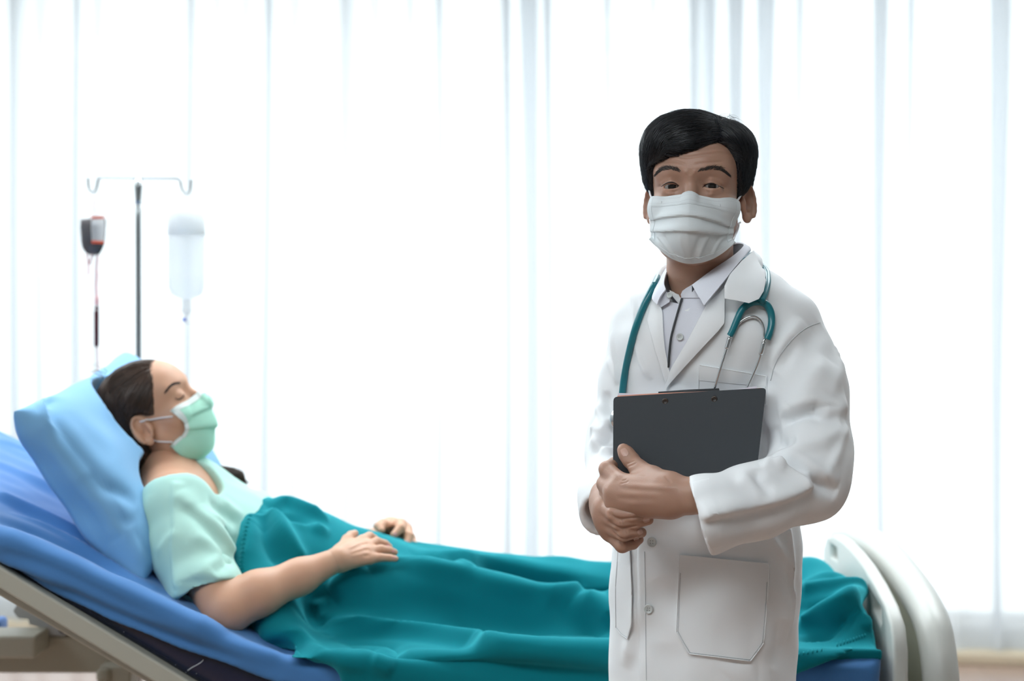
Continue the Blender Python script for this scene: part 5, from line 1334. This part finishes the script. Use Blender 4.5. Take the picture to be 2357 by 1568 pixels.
def clear(g, bvh, m):
    s_ = g.shape; w_ = g.reshape(-1, 3).copy()
    for i in range(len(w_)):
        loc, nr, _, _ = bvh.find_nearest(Vector(w_[i])); d_ = float((Vector(w_[i])-loc).dot(nr))
        if d_ < m: w_[i] = np.array(loc)+np.array(nr)*m
    q = w_.reshape(s_)
    for _ in range(3): q[1:-1, 1:-1] = (q[:-2, 1:-1]+q[2:, 1:-1]+q[1:-1, :-2]+q[1:-1, 2:])/8+q[1:-1, 1:-1]*.5
    return q
g = clear(g, face_b, .0035)
for _ in range(24): g[1:-1, 1:-1] = (g[:-2, 1:-1]+g[2:, 1:-1]+g[1:-1, :-2]+g[1:-1, 2:])/8+g[1:-1, 1:-1]*.5
def gn(g):
    a = np.gradient(g, axis=0); b = np.gradient(g, axis=1); n = np.cross(b, a); n /= np.linalg.norm(n, axis=2, keepdims=True)+1e-9
    return n if n[len(n)//2, n.shape[1]//2, 1] < 0 else -n
n_g = gn(g); vt = np.linspace(0, 1, nv_)[:, None]
def pleat(c0, slope, amp, w1=.10, w2=.018):
    e = vt-(c0+slope*tt[None]-.02*np.cos(tt[None]*3)); return amp*np.where(e < 0, np.exp(-(e/w1)**2), np.exp(-(e/w2)**2))*(.25+.75*np.clip(1-np.abs(tt[None])**4, 0, 1))
dsp = pleat(.33, .03, .0052, .09, .012)+pleat(.52, .01, .0055, .09, .012)+.0008*np.exp(-(tt[None]/.05)**2)*(1-vt*.7)
for a0, b0, c0_, d0, am in ((-.78, .62, -.45, .92, .0022), (-.62, .60, -.30, .95, -.0015), (.82, .62, .50, .92, .0022), (.45, .60, .22, .88, .0020), (.30, .58, .10, .85, -.0016), (-.2, .62, -.12, .9, .0012)):
    tcur = a0+(c0_-a0)*np.clip((vt-b0)/(d0-b0), 0, 1); dsp = dsp+am*np.exp(-((tt[None]-tcur)/.05)**2)*np.clip((vt-b0+.08)/.1, 0, 1)
g = g+n_g*(dsp*np.clip((1-vt)/.12, 0, 1)*np.clip(vt/.1, 0, 1))[..., None]
mo = obj('mask_cloth', shell(g, .0016), m_wmask, wm, True, fix=True)
k1 = int(nv_*.16); n_g = gn(g)
obj('nose_hem', shell((g+n_g*.0010)[:k1], .001), m_wmask, wm, True, fix=True)
obj('chin_hem', shell((g+n_g*.0010)[nv_-11:], .001), m_wmask, wm, True, fix=True)
obj('side_hem', shell((g+n_g*.0012)[:nv_-16, :5], .001), m_wmask, wm, True, fix=True); obj('side_hem', shell((g+n_g*.0012)[:nv_-16, -5:], .001), m_wmask, wm, True, fix=True)
dots = []
for row in (4, k1-5, k1-2):
    for j in range(2, nu_-2):
        for h_ in (0, .5):
            c = g[row, j]*(1-h_)+g[row, j+1]*h_+n_g[row, j]*.0017; tgt = unit(g[row, j+1]-g[row, j]); s_ = np.cross(tgt, n_g[row, j])
            dots.append((np.array([c-tgt*.0005-s_*.00025, c+tgt*.0005-s_*.00025, c+tgt*.0005+s_*.00025, c-tgt*.0005+s_*.00025]), [[0, 1, 2, 3]]))
for px, py in ((1523, 466), (1658, 473)):
    c = P(px, py, 2.90); loc = bvh_of(*shell(g, .0016)).ray_cast(Vector((0, 0, CZ)), Vector(P(px, py, 1)-np.array([0, 0, CZ])).normalized())[0]
    if loc is not None: dots.append(box((-.0005, -.0016, -.0018), (.0005, 0, .0018), 0, None, np.array(loc)))
obj('nose_seam', merge(dots), m_dot, wm, False)['kind'] = 'stuff'
for pts in ([P(1690, 470, 2.936), P(1700, 458, 2.955), P(1708, 445, 2.972), P(1715, 433, 2.99), P(1722, 428, 3.01)], [P(1688, 552, 2.934), P(1694, 535, 2.965), P(1698, 518, 2.985), P(1704, 512, 3.0)],
            [P(1504, 459, 2.960), P(1498, 452, 2.972), P(1495, 440, 2.985), P(1494, 430, 3.0)], [P(1500, 545, 2.954), P(1498, 520, 2.98), P(1496, 505, 3.0)]):
    q = spline(np.array(pts), 6)
    for i in range(len(q)):
        loc, nr, _, _ = face_b.find_nearest(Vector(q[i])); d_ = float((Vector(q[i])-loc).dot(nr))
        if d_ < .002: q[i] = np.array(loc)+np.array(nr)*.002
    obj('ear_loop', tube(q, .0016, 8), m_loop, wm)

# ---------------------------------------------------------------- clipboard with papers
m_board = mat('charcoal clipboard', (.034, .040, .047), .55, spec=.4, bump=(900, .10, .0003))
m_clip = mat('dark clip', (.03, .035, .04), .35)
m_rivet = mat('bronze rivet', (.10, .085, .075), .35, metal=.8)
bd = lambda x, y: 2.930-.045*(x-1412)/351-.030*(y-905)/200
cb = empty('clipboard', P(1585, 1130, 2.89)); tag(cb, 'charcoal clipboard held sideways against the white coat', 'clipboard')
def rounded(pts, r=9, n=5):
    out = []; m = len(pts)
    for i in range(m):
        p, a, b = (np.array(pts[k % m], float) for k in (i, i-1, i+1)); u1, u2 = unit(a-p), unit(b-p)
        for t in np.linspace(0, 1, n): q1, q2 = p+u1*r*(1-t), p+u2*r*t; out.append(tuple(q1*(1-t)+q2*t if False else (p+u1*r*(1-t)**2+u2*r*t**2)))
    return out
obj('board', sheet(rounded([(1412, 914), (1764, 893), (1738, 1118), (1411, 1098)], 10), bd, .003, 16), m_board, cb, True, fix=True, autosm=30)
obj('clip', merge([sheet([(1516, 902), (1655, 894), (1658, 908), (1514, 914)], lambda x, y: bd(x, y)+.006, .006, 12), sheet(rounded([(1574, 900), (1602, 898), (1602, 903), (1574, 905)], 2), lambda x, y: bd(x, y)+.005, .010, 10)]), m_clip, cb, False, fix=True)
q = [P(x, y, bd(x, y)+.008) for x, y in ((1518, 905), (1585, 900), (1655, 897))]; obj('clip_bar', tube(np.array(q), .0022, 8), m_clip, cb)
for x, y in ((1531, 924), (1644, 919)):
    n = unit((-.15, -1, -.1)); a = unit(np.cross(n, [0, 0, 1.])); b = np.cross(a, n)
    obj('rivet', lathe([(.0052, -.001), (.0052, .0004), (.0042, .0012), (.0028, .0013), (.0024, .0004), (.0005, .0004)], 20, np.stack([a, b, n], 1), P(x, y, bd(x, y))), m_rivet, cb)
for nm, col, poly, off, lb in (('paper', (.90, .42, .30), [(1421, 911), (1500, 906), (1700, 898), (1752, 893), (1735, 1105), (1418, 1090)], .0045, 'salmon pink sheet showing at the top edge of the clipboard'),
                               ('paper', (.80, .78, .86), [(1422, 905), (1460, 906), (1530, 908), (1640, 905), (1700, 896), (1742, 889), (1735, 1100), (1419, 1085)], .0065, 'white sheet behind the pink one on the clipboard')):
    o = obj(nm, sheet(poly, (lambda k: (lambda x, y: bd(x, y)+k))(off), .0008, 16), mat('paper '+lb[:5], col, .8), None, True, fix=True); tag(o, lb, 'paper')

# ---------------------------------------------------------------- stethoscope
m_teal = mat('teal tube', (.008, .17, .21), .28, spec=.55)
m_steel = mat('polished steel', (.70, .72, .73), .18, metal=1.0)
st = empty('stethoscope', P(1600, 850, 2.95)); tag(st, 'teal stethoscope hung round the neck of the standing man', 'stethoscope')
def oncoat(pts, off, sm=3):
    f_ = on(coat_b, off, 3.0); q = np.array([P(x, y, f_(x, y)) for x, y in pts])
    for _ in range(sm): q[1:-1] = (q[:-2]+q[1:-1]*2+q[2:])/4
    return q
left = oncoat(spline([(1430, 940), (1434, 890), (1441, 845), (1452, 795), (1466, 745), (1484, 700), (1500, 668), (1508, 655)], 8), .008)
back = np.array([P(1515, 640, 3.02), P(1522, 622, 3.09), P(1560, 605, 3.16), P(1620, 595, 3.18), P(1690, 595, 3.165), P(1735, 600, 3.09), P(1752, 613, 3.03)])
right = np.array([P(1764, 628, 2.985), P(1766, 650, 2.95), P(1760, 675, 2.922), P(1752, 694, 2.905)])
tb = spline(np.vstack([left[::6], left[-1:], back, right]), 7); obj('tube', tube(tb, .0060, 14), m_teal, st)
def arm(pts): return oncoat(spline(pts, 9), .0075)
obj('yoke_tube', tube(arm([(1752, 694), (1728, 697), (1708, 713), (1696, 738), (1686, 762), (1680, 773)]), np.linspace(.0062, .0052, 46), 14), m_teal, st)
obj('yoke_tube', tube(arm([(1752, 694), (1766, 703), (1775, 722), (1776, 745), (1771, 768), (1766, 781)]), np.linspace(.0062, .0056, 46), 14), m_teal, st)
for pts in ([(1681, 770), (1676, 790), (1668, 815), (1655, 855), (1640, 905)], [(1760, 780), (1755, 800), (1746, 830), (1732, 862), (1712, 905)]):
    q = oncoat(spline(pts, 7), .0060); q[:, 1] -= np.linspace(0, .010, len(q)); obj('ear_tube', tube(q, .0022, 10), m_steel, st)
    obj('ferrule', tube(q[3:12], .0036, 12), m_steel, st)
sp = oncoat(spline([(1686, 775), (1694, 755), (1708, 738), (1730, 728), (1748, 735), (1757, 752), (1759, 778)], 8), .0062)
v_, f_ = tube(sp, .0018, 8); obj('spring', (v_, f_), m_steel, st)
obj('chest_piece', lathe([(.004, -.008), (.020, -.007), (.022, 0), (.020, .004), (.004, .005)], 24, np.array([[1, 0, 0], [0, 0, -1], [0, 1, 0.]]), P(1434, 965, 3.01)), m_steel, st)

# ================================================================ DRIP STAND with blood bag and saline bottle
m_pole = mat('stand steel', (.42, .45, .46), .25, metal=1.0)
DI = 4.28
iv = empty('drip_stand', P(320, 600, DI)*np.array([1, 1, 0])); tag(iv, 'steel drip stand with two hooks behind the bed', 'drip stand')
def g5(x, y): return (140+x/3.266, 380+y/3.266)
pt, pbm = P(318.5, 412, DI), P(321.5, 780, DI); bx = pbm[0]+(pbm[0]-pt[0])*.0
obj('pole', tube(np.array([[pt[0], DI, pt[2]-.025], [pt[0], DI, pt[2]-.09], [pt[0]+.001, DI, 1.0], [pt[0]+.002, DI, .10]]), [.0065, .0068, .0068, .012], 16), m_pole, iv)
obj('pole_head', merge([tube(np.array([[pt[0], DI, pt[2]], [pt[0], DI, pt[2]-.020], [pt[0], DI, pt[2]-.045], [pt[0], DI, pt[2]-.06]]), [.0098, .0092, .0076, .0068], 16)]), m_pole, iv)
for pts in ([(580, 96), (440, 95), (310, 92), (285, 110), (275, 155), (262, 190), (240, 200), (218, 188), (207, 150), (205, 90)], [(580, 98), (720, 100), (870, 102), (895, 115), (905, 160), (920, 198), (945, 212), (968, 198), (978, 160), (980, 104)]):
    q = spline([P(*g5(*p), DI) for p in pts], 6); obj('hook', tube(q, .0028, 10), m_pole, iv)
for k in range(5):
    a = 2*math.pi*k/5+.3; e = np.array([pt[0]+.30*math.cos(a), DI+.30*math.sin(a), .075])
    lg = obj('base_leg', tube(np.array([[pt[0], DI, .11], [pt[0]+.15*math.cos(a), DI+.15*math.sin(a), .10], e]), [.014, .013, .011], 10), m_pole, iv)
    obj('caster', lathe([(.008, -.012), (.032, -.011), (.035, 0), (.032, .011), (.008, .012)], 16, np.array([[1, 0, 0], [0, 0, 1], [0, 1, 0.]]), e+np.array([0, 0, -.04])), m_black, lg)
# blood bag
m_clear = film('clear plastic', (.90, .86, .86), .80)
m_blood = mat('dark blood', (.010, .010, .016), .2, spec=.5); m_blood2 = mat('blood in tube', (.09, .012, .022), .3)
m_red = mat('red print', (.85, .12, .05), .6); m_lab = film('bag label', (.90, .91, .91), .15); m_pink = mat('pink tube', (.85, .45, .45), .4)
bb = empty('blood_bag', P(212, 590, DI)); tag(bb, 'half-full dark blood bag hanging on the drip stand', 'blood bag')
def G5(q): return [g5(*p) for p in q]
def lens(poly, th, d0=DI, step=5.0):
    "pouch: an outline with a swollen front and back"
    v, f = sheet(poly, lambda x, y: d0, .0001, step); n = len(v)//2; s2 = scr(v[:n]); ring_ = np.array(poly)
    rr = []
    for i in range(len(ring_)):
        a, b = ring_[i], ring_[(i+1) % len(ring_)]; rr += [a+(b-a)*t for t in np.linspace(0, 1, 10, endpoint=False)]
    rr = np.array(rr); dist = np.array([np.min(np.hypot(*(rr-s).T)) for s in s2]); h = th*np.sqrt(np.clip(dist/dist.max(), 0, 1))
    v[:n, 1] -= h; v[n:, 1] += h; return v, f
obj('pouch', lens(G5([(160, 280), (190, 245), (250, 232), (305, 250), (335, 300), (345, 380), (342, 470), (335, 560), (320, 620), (290, 665), (275, 690), (200, 680), (165, 640), (150, 580), (142, 500), (145, 400), (148, 320)]), .020), m_clear, bb, fix=True)
obj('blood', lens(G5([(152, 405), (340, 405), (338, 500), (330, 590), (312, 635), (285, 678), (270, 672), (255, 680), (240, 672), (225, 675), (195, 668), (165, 630), (154, 570), (148, 480)]), .017), m_blood, bb, fix=True)
lab = lambda x, y: DI-.0205
la = obj('label', sheet(G5([(232, 405), (325, 400), (332, 480), (322, 585), (235, 580), (228, 480)]), lab, .0008, 8), m_lab, bb, fix=True)
obj('red_band', sheet(G5([(228, 385), (325, 385), (325, 404), (230, 404)]), lambda x, y: DI-.0212, .0008, 8), m_red, la, fix=True)
obj('red_band', sheet(G5([(232, 568), (326, 572), (324, 592), (232, 588)]), lambda x, y: DI-.0218, .0008, 8), m_red, la, fix=True)
def gt(pts, r, m, nm, par=bb, d=DI): return obj(nm, tube(spline([P(*g5(*p), d) for p in pts], 5), r, 10), m, par)
gt([(255, 235), (243, 210), (240, 195)], .0012, m_clear, 'hanger'); gt([(258, 240), (248, 290), (240, 340)], .0012, m_pink, 'air_tube')
for pts in ([(196, 672), (200, 700), (208, 760), (205, 830)], [(236, 675), (226, 710), (216, 745)], [(278, 680), (274, 740), (268, 790)]): gt(pts, .0022, m_pink, 'port')
gt([(268, 790), (272, 830), (266, 900), (268, 940), (271, 1000)], .0028, m_pink, 'line'); gt([(271, 990), (271, 1055)], .0048, m_pink, 'upper_chamber')
dc = P(*g5(271, 1078), DI); obj('drip_nib', lathe([(.001, -.008), (.0058, 0), (.0054, .002), (.001, .007)], 14, np.eye(3), dc), m_blood2, bb)
dc = P(*g5(268, 1230), DI); obj('drip_chamber', lathe([(.001, -.0445), (.0045, -.041), (.0058, -.037), (.0060, .040), (.0058, .042), (.001, .042)], 18, np.eye(3), dc), m_blood2, bb)
gt([(271, 1100), (270, 1130), (268, 1165)], .0030, m_clear, 'chamber_cap'); gt([(268, 1300), (276, 1380), (280, 1480), (286, 1560), (300, 1660)], .0013, m_pink, 'infusion_tube')
# saline bottle
m_bot = film('milky plastic', (.92, .94, .95), .45); m_sal = film('clear saline', (.80, .88, .93), .75); m_blue = mat('blue valve', (.03, .10, .65), .4)
sb = empty('saline_bottle', P(430, 600, DI)); tag(sb, 'clear saline bottle hanging upside down on the drip stand', 'bottle')
bc = P(*g5(945, 600), DI); kz = DI/F/3.266
pr = [(.010, (600-1010)), (.020, (600-1000)), (.036, (600-975)), (.0425, (600-920)), (.0430, (600-800)), (.0425, (600-500)), (.0420, (600-380)), (.040, (600-310)), (.034, (600-292)), (.004, (600-290))]
obj('bottle_body', lathe([(r, h*kz) for r, h in pr], 32, np.eye(3), bc), m_bot, sb)
pr = [(.008, (600-1002)), (.019, (600-992)), (.034, (600-968)), (.0405, (600-915)), (.0410, (600-700)), (.0408, (600-535)), (.002, (600-534))]
obj('saline', lathe([(r, h*kz) for r, h in pr], 32, np.eye(3), bc), m_sal, sb)
lz = [(.0434, (600-528)), (.0432, (600-400)), (.0420, (600-330))]; obj('label', lathe([(r+.0004, h*kz) for r, h in lz], 32, np.eye(3), bc), film('white label', (.95, .96, .96), .08), sb)
obj('neck', lathe([(.0118, (600-1110)*kz), (.0122, (600-1060)*kz), (.0112, (600-1015)*kz), (.0105, (600-1000)*kz)], 20, np.eye(3), bc), m_bot, sb)
obj('spike', tube(np.array([P(*g5(942, 1110), DI), P(*g5(942, 1150), DI), P(*g5(945, 1200), DI)]), [.008, .0035, .006], 12), m_bot, sb)
obj('valve', lathe([(.001, -.004), (.0045, -.003), (.0045, .003), (.001, .004)], 12, np.eye(3), P(*g5(928, 1162), DI-.006)), m_blue, sb)
obj('hanger', tube(spline([P(*g5(920, 292), DI), P(*g5(928, 240), DI), P(*g5(945, 208), DI), P(*g5(962, 240), DI), P(*g5(968, 292), DI)], 6), .0014, 8), m_bot, sb)

# ---------------------------------------------------------------- small marks: blanket stitching, scuffs on the mattress
def obvh(o): return bvh_of(np.array([q.co[:] for q in o.data.vertices]), [list(p.vertices) for p in o.data.polygons])
bb_ = obvh(bl_o); tk = []
def ticks(pts, n, dx, dy, b=None):
    for x, y in [np.array(q) for q in spline(pts, 60)[::max(1, int(60*(len(pts)-1)/n))]]:
        h0, h1 = hit(bb_, x, y), hit(bb_, x+dx, y+dy)
        if h0 and h1 and np.linalg.norm(h0[0]-h1[0]) < .03: tk.append(tube(np.array([h0[0]+h0[1]*.0006, (h0[0]+h1[0])/2+h0[1]*.0016, h1[0]+h1[1]*.0006]), .0011, 5))
ticks([(1838, 1512), (1900, 1497), (1950, 1482), (1990, 1468)], 18, 1, -8)
ticks([(600, 1150), (575, 1180), (560, 1230), (553, 1290), (556, 1340)], 24, 8, 2)
if tk: obj('edge_stitching', merge(tk), m_blanket, bl_o)['kind'] = 'stuff'
mt = [o for o in bpy.data.objects if o.name.startswith('mattress')][0]; mb = obvh(mt); sc_ = []
m_scuff = mat('pale scuff', (.55, .57, .60), .4)
q = [hit(mb, x, y) for x, y in spline([(432, 1544), (442, 1537), (455, 1530), (464, 1524), (468, 1519)], 5)]
q = np.array([h[0]+h[1]*.0003 for h in q if h])
if len(q) > 3: obj('scuff_mark', tube(q, np.linspace(.0011, .0006, len(q)), 5), m_scuff, bed)
for x, y in ((209, 1421), (226, 1432), (247, 1443), (285, 1455), (233, 1438), (111, 1370), (154, 1387), (404, 1531), (428, 1548), (452, 1551)):
    h = hit(mb, x, y)
    if h: sc_.append(lathe([(.0001, -.0004), (.0012, 0), (.0001, .0005)], 6, np.eye(3), h[0]+h[1]*.0002))
if sc_: obj('speck', merge(sc_), m_scuff, bed)['kind'] = 'stuff'
